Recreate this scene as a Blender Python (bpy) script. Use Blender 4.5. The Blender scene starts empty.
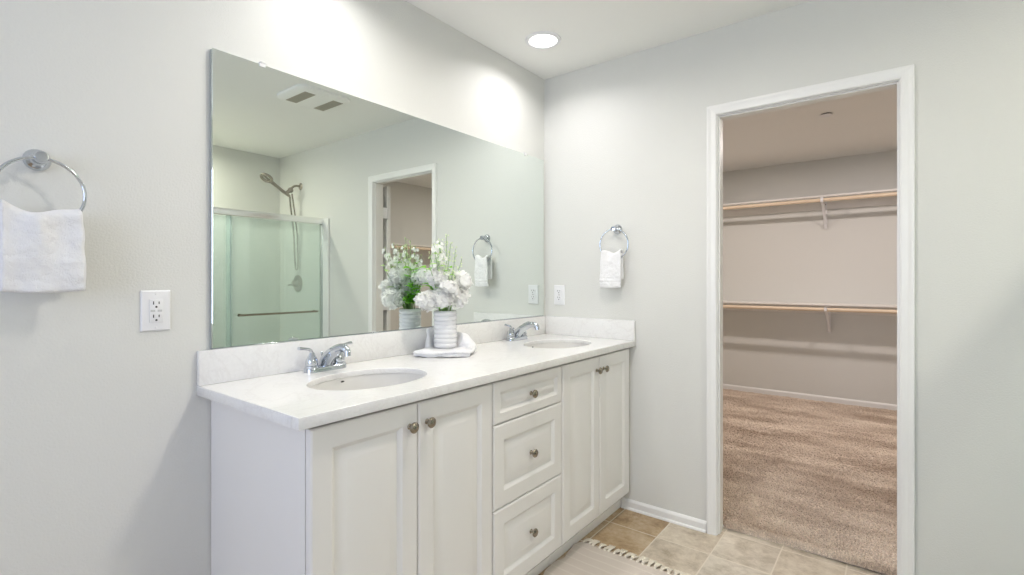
import bpy, bmesh, math, random
from mathutils import Vector, Matrix, noise
PI = math.pi
sc = bpy.context.scene
COL = sc.collection
random.seed(7)

# ------------------------------------------------------------------ camera
FPX = 497.44
cam_d = bpy.data.cameras.new('camera')
cam_d.sensor_fit = 'HORIZONTAL'
cam_d.sensor_width = 36.0
cam_d.lens = FPX / 1024 * 36.0
cam_d.shift_y = -7.307 / 1024
cam_d.clip_start = 0.02
cam = bpy.data.objects.new('camera', cam_d)
cam.location = (-2.519, -1.697, 1.236)
cam.rotation_euler = (PI / 2, 0, -math.radians(52.3036))
COL.objects.link(cam)
sc.camera = cam

# ------------------------------------------------------------------ colour management
sc.view_settings.view_transform = 'Standard'
sc.view_settings.look = 'None'
sc.view_settings.exposure = 0.0
sc.view_settings.gamma = 1.0
sc.view_settings.use_curve_mapping = False

# ------------------------------------------------------------------ world + lights
w = bpy.data.worlds.new('world')
sc.world = w
w.use_nodes = True
w.node_tree.nodes['Background'].inputs[0].default_value = (0.695, 0.77, 1.0, 1)
w.node_tree.nodes['Background'].inputs[1].default_value = 6.7

CEIL = 2.4576


def area(name, loc, rot, size, power, color, shape='DISK', size_y=None, spread=None):
    l = bpy.data.lights.new(name, 'AREA')
    l.shape = shape
    l.size = size
    if size_y:
        l.size_y = size_y
    l.energy = power
    l.color = color
    if spread:
        l.spread = math.radians(spread)
    o = bpy.data.objects.new(name, l)
    o.location = loc
    o.rotation_euler = rot
    COL.objects.link(o)
    return o


# name: (watts, colour)
LIGHT = {
    'right_sink': (3.0, (1.0, 0.965, 0.98)),
    'left_sink': (2.45, (1.0, 0.99, 0.99)),
    'mid': (12.2, (1.0, 0.93, 0.84)),
    'shower': (13.0, (1.0, 0.965, 0.82)),  # added fill lamp, lifts the ambient light at the shower end
    'closet_a': (16.0, (1.0, 0.885, 0.84)),
    'closet_b': (14.5, (1.0, 0.885, 0.84)),
}
DOWNLIGHTS = [('right_sink', -0.42, -0.275, 150), ('left_sink', -1.49, -0.275, 148), ('mid', -1.20, -0.98, 170), ('shower', -1.05, -2.85, 170)]
for nm, lx, ly, sp in DOWNLIGHTS:
    area('downlight_lamp', (lx, ly, CEIL - 0.012), (0, 0, 0), 0.13, LIGHT[nm][0], LIGHT[nm][1], spread=sp)
# daylight entering by the window of the left wall
portal = area('window_portal', (-4.36, -1.25, 1.5), (0, -PI / 2, 0), 1.2, 1.0, (1, 1, 1), 'RECTANGLE', 1.4)
portal.data.cycles.is_portal = True
# the pair of ceiling lamps in the closet
CLOSET_LAMPS = [('closet_a', 2.0, -1.82), ('closet_b', 2.0, -0.42)]
for nm, lx, ly in CLOSET_LAMPS:
    area('closet_lamp', (lx, ly, CEIL - 0.03), (0, 0, 0), 0.12, LIGHT[nm][0], LIGHT[nm][1])


# ------------------------------------------------------------------ materials
def new_mat(name):
    m = bpy.data.materials.new(name)
    m.use_nodes = True
    nt = m.node_tree
    return m, nt, nt.nodes['Principled BSDF']


def N(nt, kind, **kw):
    n = nt.nodes.new(kind)
    for k, v in kw.items():
        if k in n.inputs:
            n.inputs[k].default_value = v
        else:
            setattr(n, k, v)
    return n


def plain(name, col, rough=0.5, metal=0.0, spec=0.5, bump=None, emit=None, coat=0.0):
    m, nt, b = new_mat(name)
    b.inputs['Base Color'].default_value = (*col, 1)
    b.inputs['Roughness'].default_value = rough
    b.inputs['Metallic'].default_value = metal
    b.inputs['Specular IOR Level'].default_value = spec
    b.inputs['Coat Weight'].default_value = coat
    if emit:
        b.inputs['Emission Color'].default_value = (*emit[0], 1)
        b.inputs['Emission Strength'].default_value = emit[1]
    if bump:
        scale, strength, dist = bump
        tc = N(nt, 'ShaderNodeTexCoord')
        no = N(nt, 'ShaderNodeTexNoise', Scale=scale, Detail=3.0, Roughness=0.55)
        bp = N(nt, 'ShaderNodeBump', Strength=strength, Distance=dist)
        nt.links.new(tc.outputs['Object'], no.inputs['Vector'])
        nt.links.new(no.outputs['Fac'], bp.inputs['Height'])
        nt.links.new(bp.outputs['Normal'], b.inputs['Normal'])
    return m


M = {}
M['wall'] = plain('wall_paint', (0.75, 0.752, 0.715), 0.62, bump=(170, 0.38, 0.003), spec=0.35)
M['ceiling'] = plain('ceiling_paint', (0.92, 0.92, 0.89), 0.8, bump=(150, 0.25, 0.003), spec=0.2)
M['trim'] = plain('trim_paint', (0.88, 0.88, 0.86), 0.35)
M['cabinet'] = plain('cabinet_thermofoil', (0.845, 0.835, 0.815), 0.32)
M['chrome'] = plain('chrome', (0.60, 0.63, 0.67), 0.07, 1.0)
M['nickel'] = plain('brushed_nickel', (0.33, 0.295, 0.24), 0.24, 1.0)
M['bronze'] = plain('dark_nickel', (0.36, 0.33, 0.29), 0.3, 1.0)
M['alu'] = plain('bright_aluminium', (0.90, 0.90, 0.89), 0.22, 1.0)
M['black'] = plain('black_gap', (0.02, 0.02, 0.02), 0.6)
M['porcelain'] = plain('porcelain', (0.80, 0.79, 0.765), 0.12)
M['plastic'] = plain('white_plastic', (0.86, 0.86, 0.87), 0.3)
M['vase'] = plain('vase_ceramic', (0.82, 0.82, 0.83), 0.22)
M['acrylic'] = plain('white_acrylic', (0.84, 0.85, 0.82), 0.25)
M['clip'] = plain('clear_clip', (0.9, 0.9, 0.9), 0.15)
M['grille'] = plain('vent_grille', (0.42, 0.40, 0.33), 0.6)
M['shelf'] = plain('shelf_paint', (0.85, 0.83, 0.79), 0.45)
M['wood'] = plain('rod_wood', (0.82, 0.67, 0.50), 0.5)
M['leaf'] = plain('leaf', (0.17, 0.47, 0.06), 0.45)
M['leaf2'] = plain('pale_leaf', (0.30, 0.52, 0.16), 0.5)
M['stem'] = plain('stem', (0.20, 0.38, 0.10), 0.6)
M['petal'] = plain('petal', (0.93, 0.93, 0.91), 0.6)
M['bud'] = plain('bud', (0.72, 0.84, 0.50), 0.6)
M['fringe'] = plain('fringe_cotton', (0.80, 0.74, 0.63), 0.9)
M['lens'] = plain('lamp_lens', (0.9, 0.9, 0.9), 0.4, emit=((1, 0.98, 0.95), 4.0))


def towel_mat():
    m, nt, b = new_mat('terry_cotton')
    b.inputs['Base Color'].default_value = (0.95, 0.95, 0.955, 1)
    b.inputs['Roughness'].default_value = 0.95
    b.inputs['Specular IOR Level'].default_value = 0.1
    b.inputs['Sheen Weight'].default_value = 0.25
    tc = N(nt, 'ShaderNodeTexCoord')
    a = N(nt, 'ShaderNodeTexNoise', Scale=330.0, Detail=3.0, Roughness=0.7)
    c = N(nt, 'ShaderNodeTexNoise', Scale=38.0, Detail=2.0)
    ad = N(nt, 'ShaderNodeMath', operation='MULTIPLY_ADD')
    ad.inputs[1].default_value = 0.5
    bp = N(nt, 'ShaderNodeBump', Strength=0.85, Distance=0.008)
    nt.links.new(tc.outputs['Object'], a.inputs['Vector'])
    nt.links.new(tc.outputs['Object'], c.inputs['Vector'])
    nt.links.new(a.outputs['Fac'], ad.inputs[0])
    nt.links.new(c.outputs['Fac'], ad.inputs[2])
    nt.links.new(ad.outputs[0], bp.inputs['Height'])
    nt.links.new(bp.outputs['Normal'], b.inputs['Normal'])
    return m


def quartz_mat():
    m, nt, b = new_mat('white_quartz')
    b.inputs['Roughness'].default_value = 0.13
    tc = N(nt, 'ShaderNodeTexCoord')
    n1 = N(nt, 'ShaderNodeTexNoise', Scale=4.5, Detail=8.0, Roughness=0.62, Distortion=1.6)
    r1 = N(nt, 'ShaderNodeValToRGB')
    r1.color_ramp.elements[0].position = 0.47
    r1.color_ramp.elements[0].color = (0.855, 0.85, 0.835, 1)
    r1.color_ramp.elements[1].position = 0.53
    r1.color_ramp.elements[1].color = (0.855, 0.85, 0.835, 1)
    e = r1.color_ramp.elements.new(0.50)
    e.color = (0.81, 0.80, 0.785, 1)
    n2 = N(nt, 'ShaderNodeTexNoise', Scale=120.0, Detail=3.0)
    r2 = N(nt, 'ShaderNodeMapRange')
    r2.inputs[1].default_value = 0.35
    r2.inputs[2].default_value = 0.65
    r2.inputs[3].default_value = 0.975
    r2.inputs[4].default_value = 1.01
    mx = N(nt, 'ShaderNodeVectorMath', operation='SCALE')
    nt.links.new(tc.outputs['Object'], n1.inputs['Vector'])
    nt.links.new(tc.outputs['Object'], n2.inputs['Vector'])
    nt.links.new(n1.outputs['Fac'], r1.inputs['Fac'])
    nt.links.new(n2.outputs['Fac'], r2.inputs[0])
    nt.links.new(r1.outputs['Color'], mx.inputs[0])
    nt.links.new(r2.outputs[0], mx.inputs['Scale'])
    nt.links.new(mx.outputs[0], b.inputs['Base Color'])
    return m


def mirror_mat():
    m, nt, b = new_mat('mirror_silver')
    b.inputs['Base Color'].default_value = (0.84, 0.89, 0.855, 1)
    b.inputs['Metallic'].default_value = 1.0
    b.inputs['Roughness'].default_value = 0.0
    return m


def petal_mat(name, col, tr):
    m, nt, b = new_mat(name)
    b.inputs['Base Color'].default_value = (*col, 1)
    b.inputs['Roughness'].default_value = 0.7
    b.inputs['Specular IOR Level'].default_value = 0.2
    out = nt.nodes['Material Output']
    t = N(nt, 'ShaderNodeBsdfTranslucent')
    t.inputs[0].default_value = (*col, 1)
    mx = N(nt, 'ShaderNodeMixShader')
    mx.inputs[0].default_value = tr
    nt.links.new(b.outputs[0], mx.inputs[1])
    nt.links.new(t.outputs[0], mx.inputs[2])
    nt.links.new(mx.outputs[0], out.inputs['Surface'])
    return m


def glass_mat():
    m, nt, b = new_mat('shower_glass')
    out = nt.nodes['Material Output']
    t = N(nt, 'ShaderNodeBsdfTransparent')
    t.inputs[0].default_value = (0.89, 0.945, 0.935, 1)
    d = N(nt, 'ShaderNodeBsdfTranslucent')
    d.inputs[0].default_value = (0.83, 0.90, 0.90, 1)
    g = N(nt, 'ShaderNodeBsdfGlossy')
    g.inputs['Roughness'].default_value = 0.03
    m1 = N(nt, 'ShaderNodeMixShader')
    m1.inputs[0].default_value = 0.22
    m2 = N(nt, 'ShaderNodeMixShader')
    m2.inputs[0].default_value = 0.07
    nt.links.new(t.outputs[0], m1.inputs[1])
    nt.links.new(d.outputs[0], m1.inputs[2])
    nt.links.new(m1.outputs[0], m2.inputs[1])
    nt.links.new(g.outputs[0], m2.inputs[2])
    nt.links.new(m2.outputs[0], out.inputs['Surface'])
    return m


def pane_mat():
    m, nt, b = new_mat('window_pane')
    out = nt.nodes['Material Output']
    t = N(nt, 'ShaderNodeBsdfTransparent')
    g = N(nt, 'ShaderNodeBsdfGlossy')
    g.inputs['Roughness'].default_value = 0.02
    m1 = N(nt, 'ShaderNodeMixShader')
    m1.inputs[0].default_value = 0.05
    nt.links.new(t.outputs[0], m1.inputs[1])
    nt.links.new(g.outputs[0], m1.inputs[2])
    nt.links.new(m1.outputs[0], out.inputs['Surface'])
    return m


def tile_mat():
    m, nt, b = new_mat('slate_look_tile')
    P = 0.2475
    tc = N(nt, 'ShaderNodeTexCoord')
    ad = N(nt, 'ShaderNodeVectorMath', operation='ADD')
    ad.inputs[1].default_value = (0.2 + 40 * P, 0.5375 + 40 * P, 0)
    dv = N(nt, 'ShaderNodeVectorMath', operation='SCALE')
    dv.inputs['Scale'].default_value = 1 / P
    nt.links.new(tc.outputs['Object'], ad.inputs[0])
    nt.links.new(ad.outputs[0], dv.inputs[0])
    fr = N(nt, 'ShaderNodeVectorMath', operation='FRACTION')
    fl = N(nt, 'ShaderNodeVectorMath', operation='FLOOR')
    nt.links.new(dv.outputs[0], fr.inputs[0])
    nt.links.new(dv.outputs[0], fl.inputs[0])
    wn = N(nt, 'ShaderNodeTexWhiteNoise', noise_dimensions='3D')
    of = N(nt, 'ShaderNodeVectorMath', operation='ADD')
    of.inputs[1].default_value = (3.0, 11.0, 5.0)
    nt.links.new(fl.outputs[0], of.inputs[0])
    nt.links.new(of.outputs[0], wn.inputs['Vector'])
    # cloudy slate colour, shifted per tile
    sh = N(nt, 'ShaderNodeVectorMath', operation='MULTIPLY_ADD')
    sh.inputs[1].default_value = (7, 7, 7)
    nt.links.new(wn.outputs['Color'], sh.inputs[0])
    nt.links.new(tc.outputs['Object'], sh.inputs[2])
    n1 = N(nt, 'ShaderNodeTexNoise', Scale=8.0, Detail=10.0, Roughness=0.76, Distortion=0.2)
    mp = N(nt, 'ShaderNodeMapping')
    mp.inputs['Scale'].default_value = (1.0, 0.8, 1.0)
    nt.links.new(sh.outputs[0], mp.inputs['Vector'])
    nt.links.new(mp.outputs[0], n1.inputs['Vector'])
    rA = N(nt, 'ShaderNodeValToRGB')
    els = rA.color_ramp.elements
    els[0].position = 0.36
    els[0].color = (0.24, 0.15, 0.07, 1)
    els[1].position = 0.66
    els[1].color = (0.60, 0.48, 0.33, 1)
    e = els.new(0.5)
    e.color = (0.45, 0.31, 0.165, 1)
    rB = N(nt, 'ShaderNodeValToRGB')
    els = rB.color_ramp.elements
    els[0].position = 0.36
    els[0].color = (0.42, 0.36, 0.275, 1)
    els[1].position = 0.66
    els[1].color = (0.80, 0.74, 0.63, 1)
    e = els.new(0.5)
    e.color = (0.62, 0.56, 0.47, 1)
    nt.links.new(n1.outputs['Fac'], rA.inputs['Fac'])
    nt.links.new(n1.outputs['Fac'], rB.inputs['Fac'])
    # the brown tiles lie in the column nearest the vanity (x index 39)
    sx = N(nt, 'ShaderNodeSeparateXYZ')
    nt.links.new(fl.outputs[0], sx.inputs[0])
    near = N(nt, 'ShaderNodeMath', operation='GREATER_THAN')
    near.inputs[1].default_value = 38.5      # y index: rows from the vanity
    nt.links.new(sx.outputs['Y'], near.inputs[0])
    nearm = N(nt, 'ShaderNodeMath', operation='MULTIPLY')
    nearm.inputs[1].default_value = 0.85
    nt.links.new(near.outputs[0], nearm.inputs[0])
    wb = N(nt, 'ShaderNodeMath', operation='MULTIPLY_ADD')
    wb.inputs[1].default_value = 0.3
    nt.links.new(wn.outputs['Value'], wb.inputs[0])
    nt.links.new(nearm.outputs[0], wb.inputs[2])
    wb.use_clamp = True
    mixc = N(nt, 'ShaderNodeMix', data_type='RGBA')
    nt.links.new(wb.outputs[0], mixc.inputs['Factor'])
    nt.links.new(rB.outputs['Color'], mixc.inputs[6])
    nt.links.new(rA.outputs['Color'], mixc.inputs[7])
    # grout
    s2 = N(nt, 'ShaderNodeSeparateXYZ')
    nt.links.new(fr.outputs[0], s2.inputs[0])
    gr = []
    for ax in ('X', 'Y'):
        a = N(nt, 'ShaderNodeMath', operation='SUBTRACT')
        a.inputs[1].default_value = 0.5
        nt.links.new(s2.outputs[ax], a.inputs[0])
        bb = N(nt, 'ShaderNodeMath', operation='ABSOLUTE')
        nt.links.new(a.outputs[0], bb.inputs[0])
        gr.append(bb)
    mxm = N(nt, 'ShaderNodeMath', operation='MAXIMUM')
    nt.links.new(gr[0].outputs[0], mxm.inputs[0])
    nt.links.new(gr[1].outputs[0], mxm.inputs[1])
    ss = N(nt, 'ShaderNodeMapRange', interpolation_type='SMOOTHSTEP')
    ss.inputs[1].default_value = 0.484
    ss.inputs[2].default_value = 0.494
    nt.links.new(mxm.outputs[0], ss.inputs[0])
    mixg = N(nt, 'ShaderNodeMix', data_type='RGBA')
    nt.links.new(ss.outputs[0], mixg.inputs['Factor'])
    nt.links.new(mixc.outputs[2], mixg.inputs[6])
    mixg.inputs[7].default_value = (0.74, 0.67, 0.56, 1)
    nt.links.new(mixg.outputs[2], b.inputs['Base Color'])
    b.inputs['Roughness'].default_value = 0.42
    bp = N(nt, 'ShaderNodeBump', Strength=0.25, Distance=0.004)
    sb = N(nt, 'ShaderNodeMath', operation='SUBTRACT')
    nt.links.new(n1.outputs['Fac'], sb.inputs[0])
    nt.links.new(ss.outputs[0], sb.inputs[1])
    nt.links.new(sb.outputs[0], bp.inputs['Height'])
    nt.links.new(bp.outputs['Normal'], b.inputs['Normal'])
    return m


def rug_mat():
    m, nt, b = new_mat('woven_cotton_rug')
    tc = N(nt, 'ShaderNodeTexCoord')
    wv = N(nt, 'ShaderNodeTexWave', Scale=62.0, Distortion=0.6, Detail=1.0, bands_direction='Y')
    wv2 = N(nt, 'ShaderNodeTexWave', Scale=6.1, Distortion=0.5, Detail=1.0, bands_direction='X')
    nt.links.new(tc.outputs['Object'], wv.inputs['Vector'])
    nt.links.new(tc.outputs['Object'], wv2.inputs['Vector'])
    r = N(nt, 'ShaderNodeValToRGB')
    r.color_ramp.elements[0].position = 0.0
    r.color_ramp.elements[0].color = (0.73, 0.665, 0.59, 1)
    r.color_ramp.elements[1].position = 0.12
    r.color_ramp.elements[1].color = (0.67, 0.60, 0.53, 1)
    nt.links.new(wv2.outputs['Fac'], r.inputs['Fac'])
    nt.links.new(r.outputs['Color'], b.inputs['Base Color'])
    b.inputs['Roughness'].default_value = 0.95
    bp = N(nt, 'ShaderNodeBump', Strength=0.5, Distance=0.002)
    nt.links.new(wv.outputs['Fac'], bp.inputs['Height'])
    nt.links.new(bp.outputs['Normal'], b.inputs['Normal'])
    return m


def carpet_mat():
    m, nt, b = new_mat('carpet_pile')
    tc = N(nt, 'ShaderNodeTexCoord')
    n1 = N(nt, 'ShaderNodeTexNoise', Scale=2.6, Detail=4.0, Roughness=0.6)
    mp = N(nt, 'ShaderNodeMapping')
    mp.inputs['Scale'].default_value = (1.6, 0.6, 1.0)
    nt.links.new(tc.outputs['Object'], mp.inputs['Vector'])
    nt.links.new(mp.outputs[0], n1.inputs['Vector'])
    r = N(nt, 'ShaderNodeValToRGB')
    r.color_ramp.elements[0].position = 0.34
    r.color_ramp.elements[0].color = (0.58, 0.46, 0.36, 1)
    r.color_ramp.elements[1].position = 0.66
    r.color_ramp.elements[1].color = (0.93, 0.82, 0.70, 1)
    nt.links.new(n1.outputs['Fac'], r.inputs['Fac'])
    n2 = N(nt, 'ShaderNodeTexNoise', Scale=170.0, Detail=2.0)
    mr = N(nt, 'ShaderNodeMapRange')
    mr.inputs[1].default_value = 0.3
    mr.inputs[2].default_value = 0.7
    mr.inputs[3].default_value = 0.75
    mr.inputs[4].default_value = 1.2
    nt.links.new(tc.outputs['Object'], n2.inputs['Vector'])
    nt.links.new(n2.outputs['Fac'], mr.inputs[0])
    mx = N(nt, 'ShaderNodeVectorMath', operation='SCALE')
    nt.links.new(r.outputs['Color'], mx.inputs[0])
    nt.links.new(mr.outputs[0], mx.inputs['Scale'])
    nt.links.new(mx.outputs[0], b.inputs['Base Color'])
    b.inputs['Roughness'].default_value = 1.0
    b.inputs['Specular IOR Level'].default_value = 0.05
    return m


M['towel'] = towel_mat()
M['petal'] = petal_mat('petal', (0.98, 0.98, 0.965), 0.5)
M['leaf'] = petal_mat('leaf', (0.37, 0.76, 0.13), 0.5)
M['leaf2'] = petal_mat('pale_leaf', (0.56, 0.80, 0.32), 0.45)
M['bud'] = petal_mat('bud', (0.80, 0.90, 0.60), 0.3)
M['quartz'] = quartz_mat()
M['mirror'] = mirror_mat()
M['glass'] = glass_mat()
M['pane'] = pane_mat()
M['tile'] = tile_mat()
M['rug'] = rug_mat()
M['carpet'] = carpet_mat()


# ------------------------------------------------------------------ object helpers
def link_mesh(name, me, m, parent=None, smooth=True, ang=40):
    me.materials.clear()
    me.materials.append(m)
    if smooth:
        for p in me.polygons:
            p.use_smooth = True
        me.set_sharp_from_angle(angle=math.radians(ang))
    o = bpy.data.objects.new(name, me)
    COL.objects.link(o)
    if parent is not None:
        o.parent = parent
    return o


def obj(name, bm, m, parent=None, smooth=True, ang=40, loc=None):
    me = bpy.data.meshes.new(name)
    bmesh.ops.recalc_face_normals(bm, faces=bm.faces[:])
    bm.to_mesh(me)
    bm.free()
    o = link_mesh(name, me, m, parent, smooth, ang)
    if loc:
        o.location = loc
    return o


def tag(o, label, cat, group=None, kind=None):
    o['label'] = label
    o['category'] = cat
    if group:
        o['group'] = group
    if kind:
        o['kind'] = kind
    return o


def thing(name, label, cat, loc=(0, 0, 0), rotz=0.0, group=None):
    o = bpy.data.objects.new(name, None)
    o.empty_display_size = 0.05
    COL.objects.link(o)
    o.location = loc
    o.rotation_euler = (0, 0, rotz)
    return tag(o, label, cat, group)


def struct(name, bm, m, parent=None, smooth=False):
    o = obj(name, bm, m, parent, smooth)
    o['kind'] = 'structure'
    return o


def dup(root, loc, rotz, label, group=None):
    r = root.copy()
    COL.objects.link(r)
    r.location = loc
    r.rotation_euler = (0, 0, rotz)
    r['label'] = label
    if group:
        r['group'] = group
    for ch in list(root.children):
        c = ch.copy()
        COL.objects.link(c)
        c.parent = r
        for g in ch.children:
            d = g.copy()
            COL.objects.link(d)
            d.parent = c
    return r


# ------------------------------------------------------------------ geometry helpers (all add to a bmesh)
def box(bm, lo, hi, bev=0.0, seg=2):
    t = bmesh.new()
    x0, y0, z0 = lo
    x1, y1, z1 = hi
    vs = [t.verts.new((x, y, z)) for x in (x0, x1) for y in (y0, y1) for z in (z0, z1)]
    for f in ((0, 1, 3, 2), (4, 6, 7, 5), (0, 4, 5, 1), (2, 3, 7, 6), (0, 2, 6, 4), (1, 5, 7, 3)):
        t.faces.new([vs[i] for i in f])
    bmesh.ops.recalc_face_normals(t, faces=t.faces[:])
    if bev > 0:
        bmesh.ops.bevel(t, geom=t.edges[:], offset=bev, segments=seg, profile=0.5, affect='EDGES')
    merge(bm, t)


def merge(bm, t, mat=None):
    me = bpy.data.meshes.new('tmp')
    t.to_mesh(me)
    t.free()
    if mat is not None:
        me.transform(mat)
    bm.from_mesh(me)
    bpy.data.meshes.remove(me)


def lathe(bm, prof, seg=32, mat=None, sx=1.0, sy=1.0, close=True):
    """prof: list of (r, z); r == 0 makes a pole."""
    t = bmesh.new()
    rings = []
    for r, z in prof:
        if r <= 1e-7:
            rings.append([t.verts.new((0, 0, z))])
        else:
            rings.append([t.verts.new((r * sx * math.cos(2 * PI * i / seg), r * sy * math.sin(2 * PI * i / seg), z)) for i in range(seg)])
    for a, b in zip(rings, rings[1:]):
        if len(a) == 1 and len(b) == 1:
            continue
        for i in range(seg):
            j = (i + 1) % seg
            if len(a) == 1:
                t.faces.new((a[0], b[j], b[i]))
            elif len(b) == 1:
                t.faces.new((a[i], a[j], b[0]))
            else:
                t.faces.new((a[i], a[j], b[j], b[i]))
    if close:
        for rg in (rings[0], rings[-1]):
            if len(rg) > 1:
                t.faces.new(rg)
    merge(bm, t, mat)


def align(p, d):
    """matrix placing local z along d at p"""
    d = Vector(d).normalized()
    q = Vector((0, 0, 1)).rotation_difference(d)
    return Matrix.Translation(Vector(p)) @ q.to_matrix().to_4x4()


def cyl(bm, a, b, r, seg=20, r2=None):
    a = Vector(a)
    b = Vector(b)
    L = (b - a).length
    lathe(bm, [(r, 0), (r if r2 is None else r2, L)], seg, align(a, b - a))


def smooth_path(pts, n=6):
    P = [Vector(p) for p in pts]
    out = []
    for i in range(len(P) - 1):
        p0 = P[max(i - 1, 0)]
        p1, p2 = P[i], P[i + 1]
        p3 = P[min(i + 2, len(P) - 1)]
        for k in range(n):
            t = k / n
            out.append(0.5 * ((2 * p1) + (p2 - p0) * t + (2 * p0 - 5 * p1 + 4 * p2 - p3) * t * t + (3 * p1 - p0 - 3 * p2 + p3) * t ** 3))
    out.append(P[-1])
    return out


def tube(bm, pts, r, seg=12, flat=None, cap=True, up=None):
    """r: number or list; flat: (a, b) multiplies the two cross axes"""
    P = [Vector(p) for p in pts]
    n = len(P)
    rs = r if isinstance(r, (list, tuple)) else [r] * n
    if len(rs) != n:
        src = rs
        rs = []
        for i in range(n):
            f = i / (n - 1) * (len(src) - 1)
            k = min(int(f), len(src) - 2)
            rs.append(src[k] + (src[k + 1] - src[k]) * (f - k))
    fa, fb = flat if flat else (1, 1)
    t = bmesh.new()
    T = [(P[min(i + 1, n - 1)] - P[max(i - 1, 0)]).normalized() for i in range(n)]
    u = Vector(up) if up else (Vector((0, 0, 1)) if abs(T[0].z) < 0.9 else Vector((1, 0, 0)))
    rings = []
    for i in range(n):
        u = (u - T[i] * u.dot(T[i])).normalized()
        v = T[i].cross(u)
        rings.append([t.verts.new(P[i] + (u * math.cos(2 * PI * k / seg) * fa + v * math.sin(2 * PI * k / seg) * fb) * rs[i]) for k in range(seg)])
    for a, b in zip(rings, rings[1:]):
        for i in range(seg):
            j = (i + 1) % seg
            t.faces.new((a[i], a[j], b[j], b[i]))
    if cap:
        t.faces.new(rings[0])
        t.faces.new(rings[-1])
    merge(bm, t)


def torus(bm, c, R, r, axis, seg=64, sub=12):
    m = align(c, axis)
    t = bmesh.new()
    rings = []
    for i in range(seg):
        a = 2 * PI * i / seg
        rings.append([t.verts.new(((R + r * math.cos(2 * PI * k / sub)) * math.cos(a), (R + r * math.cos(2 * PI * k / sub)) * math.sin(a), r * math.sin(2 * PI * k / sub))) for k in range(sub)])
    for i in range(seg):
        a, b = rings[i], rings[(i + 1) % seg]
        for k in range(sub):
            l = (k + 1) % sub
            t.faces.new((a[k], b[k], b[l], a[l]))
    merge(bm, t, m)


def ellipsoid(bm, c, rx, ry, rz, rot=None, u=16, v=10):
    t = bmesh.new()
    bmesh.ops.create_uvsphere(t, u_segments=u, v_segments=v, radius=1.0)
    m = Matrix.Translation(Vector(c)) @ (rot.to_4x4() if rot else Matrix.Identity(4)) @ Matrix.Diagonal((rx, ry, rz, 1))
    merge(bm, t, m)


def sweep_rect(bm, path, prof, closed=False):
    """extrude a 2D profile [(out, dep)] along straight mitred path given as list of
    (point, side, normal): side is the in-plane mitre vector, normal the outward wall normal."""
    t = bmesh.new()
    rings = []
    for p, s, n in path:
        p, s, n = Vector(p), Vector(s), Vector(n)
        rings.append([t.verts.new(p + s * a + n * b) for a, b in prof])
    k = len(prof)
    for a, b in zip(rings, rings[1:]):
        for i in range(k):
            j = (i + 1) % k
            t.faces.new((a[i], a[j], b[j], b[i]))
    t.faces.new(rings[0])
    t.faces.new(rings[-1])
    bmesh.ops.recalc_face_normals(t, faces=t.faces[:])
    merge(bm, t)


def remesh_fuse(bm, voxel, smooth_it=4):
    """voxel-fuse everything in bm to one skin; returns mesh"""
    me = bpy.data.meshes.new('fuse')
    bm.to_mesh(me)
    bm.free()
    o = bpy.data.objects.new('fuse', me)
    COL.objects.link(o)
    r = o.modifiers.new('r', 'REMESH')
    r.mode = 'VOXEL'
    r.voxel_size = voxel
    s = o.modifiers.new('s', 'SMOOTH')
    s.iterations = smooth_it
    s.factor = 0.5
    dg = bpy.context.evaluated_depsgraph_get()
    out = bpy.data.meshes.new_from_object(o.evaluated_get(dg))
    bpy.data.objects.remove(o)
    return out


# ------------------------------------------------------------------ the room shell
XL, YF, XC, WT = -4.3, -2.43, 3.38, 0.09      # left wall, shower front plane, closet back, wall thickness
DY0, DY1, DZ = -1.012, -1.705, 2.034          # closet door opening
bm = bmesh.new(); box(bm, (XL - 0.12, -3.42, -0.1), (0.0, 0.12, 0.0)); box(bm, (0.0, DY1, -0.1), (0.10, DY0, 0.0)); struct('floor', bm, M['tile'])
bm = bmesh.new(); box(bm, (0.10, -3.42, -0.1), (XC + 0.12, 0.72, 0.0)); struct('floor_closet', bm, M['shelf'])
bm = bmesh.new(); box(bm, (XL - 0.12, -3.42, CEIL), (0.06, 0.12, CEIL + 0.1)); struct('ceiling', bm, M['ceiling'])
bm = bmesh.new(); box(bm, (0.06, -3.42, CEIL), (XC + 0.12, 0.72, CEIL + 0.1)); struct('ceiling_closet', bm, M['ceiling'])
bm = bmesh.new(); box(bm, (XL, 0.0, 0), (0.0, 0.12, CEIL)); struct('wall_back', bm, M['wall'])
bm = bmesh.new()
box(bm, (0, DY0 + 0.02, 0), (WT, 0.72, CEIL))
box(bm, (0, -3.42, 0), (WT, DY1 - 0.02, CEIL))
box(bm, (0, DY1 - 0.02, DZ + 0.02), (WT, DY0 + 0.02, CEIL))
struct('wall_right', bm, M['wall'])
# left wall with its window opening
WY0, WY1, WZ0, WZ1 = -2.0, -0.5, 0.85, 2.15
bm = bmesh.new()
box(bm, (XL - 0.12, -2.55, 0), (XL, WY0, CEIL)); box(bm, (XL - 0.12, WY1, 0), (XL, 0.12, CEIL))
box(bm, (XL - 0.12, WY0, 0), (XL, WY1, WZ0)); box(bm, (XL - 0.12, WY0, WZ1), (XL, WY1, CEIL))
struct('wall_left', bm, M['wall'])
bm = bmesh.new()
for lo, hi in (((XL - 0.09, WY0, WZ0), (XL - 0.03, WY0 + 0.05, WZ1)), ((XL - 0.09, WY1 - 0.05, WZ0), (XL - 0.03, WY1, WZ1)),
               ((XL - 0.09, WY0, WZ0), (XL - 0.03, WY1, WZ0 + 0.05)), ((XL - 0.09, WY0, WZ1 - 0.05), (XL - 0.03, WY1, WZ1)),
               ((XL - 0.08, (WY0 + WY1) / 2 - 0.02, WZ0), (XL - 0.04, (WY0 + WY1) / 2 + 0.02, WZ1))):
    box(bm, lo, hi)
win = struct('window_1', bm, M['trim'])
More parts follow.
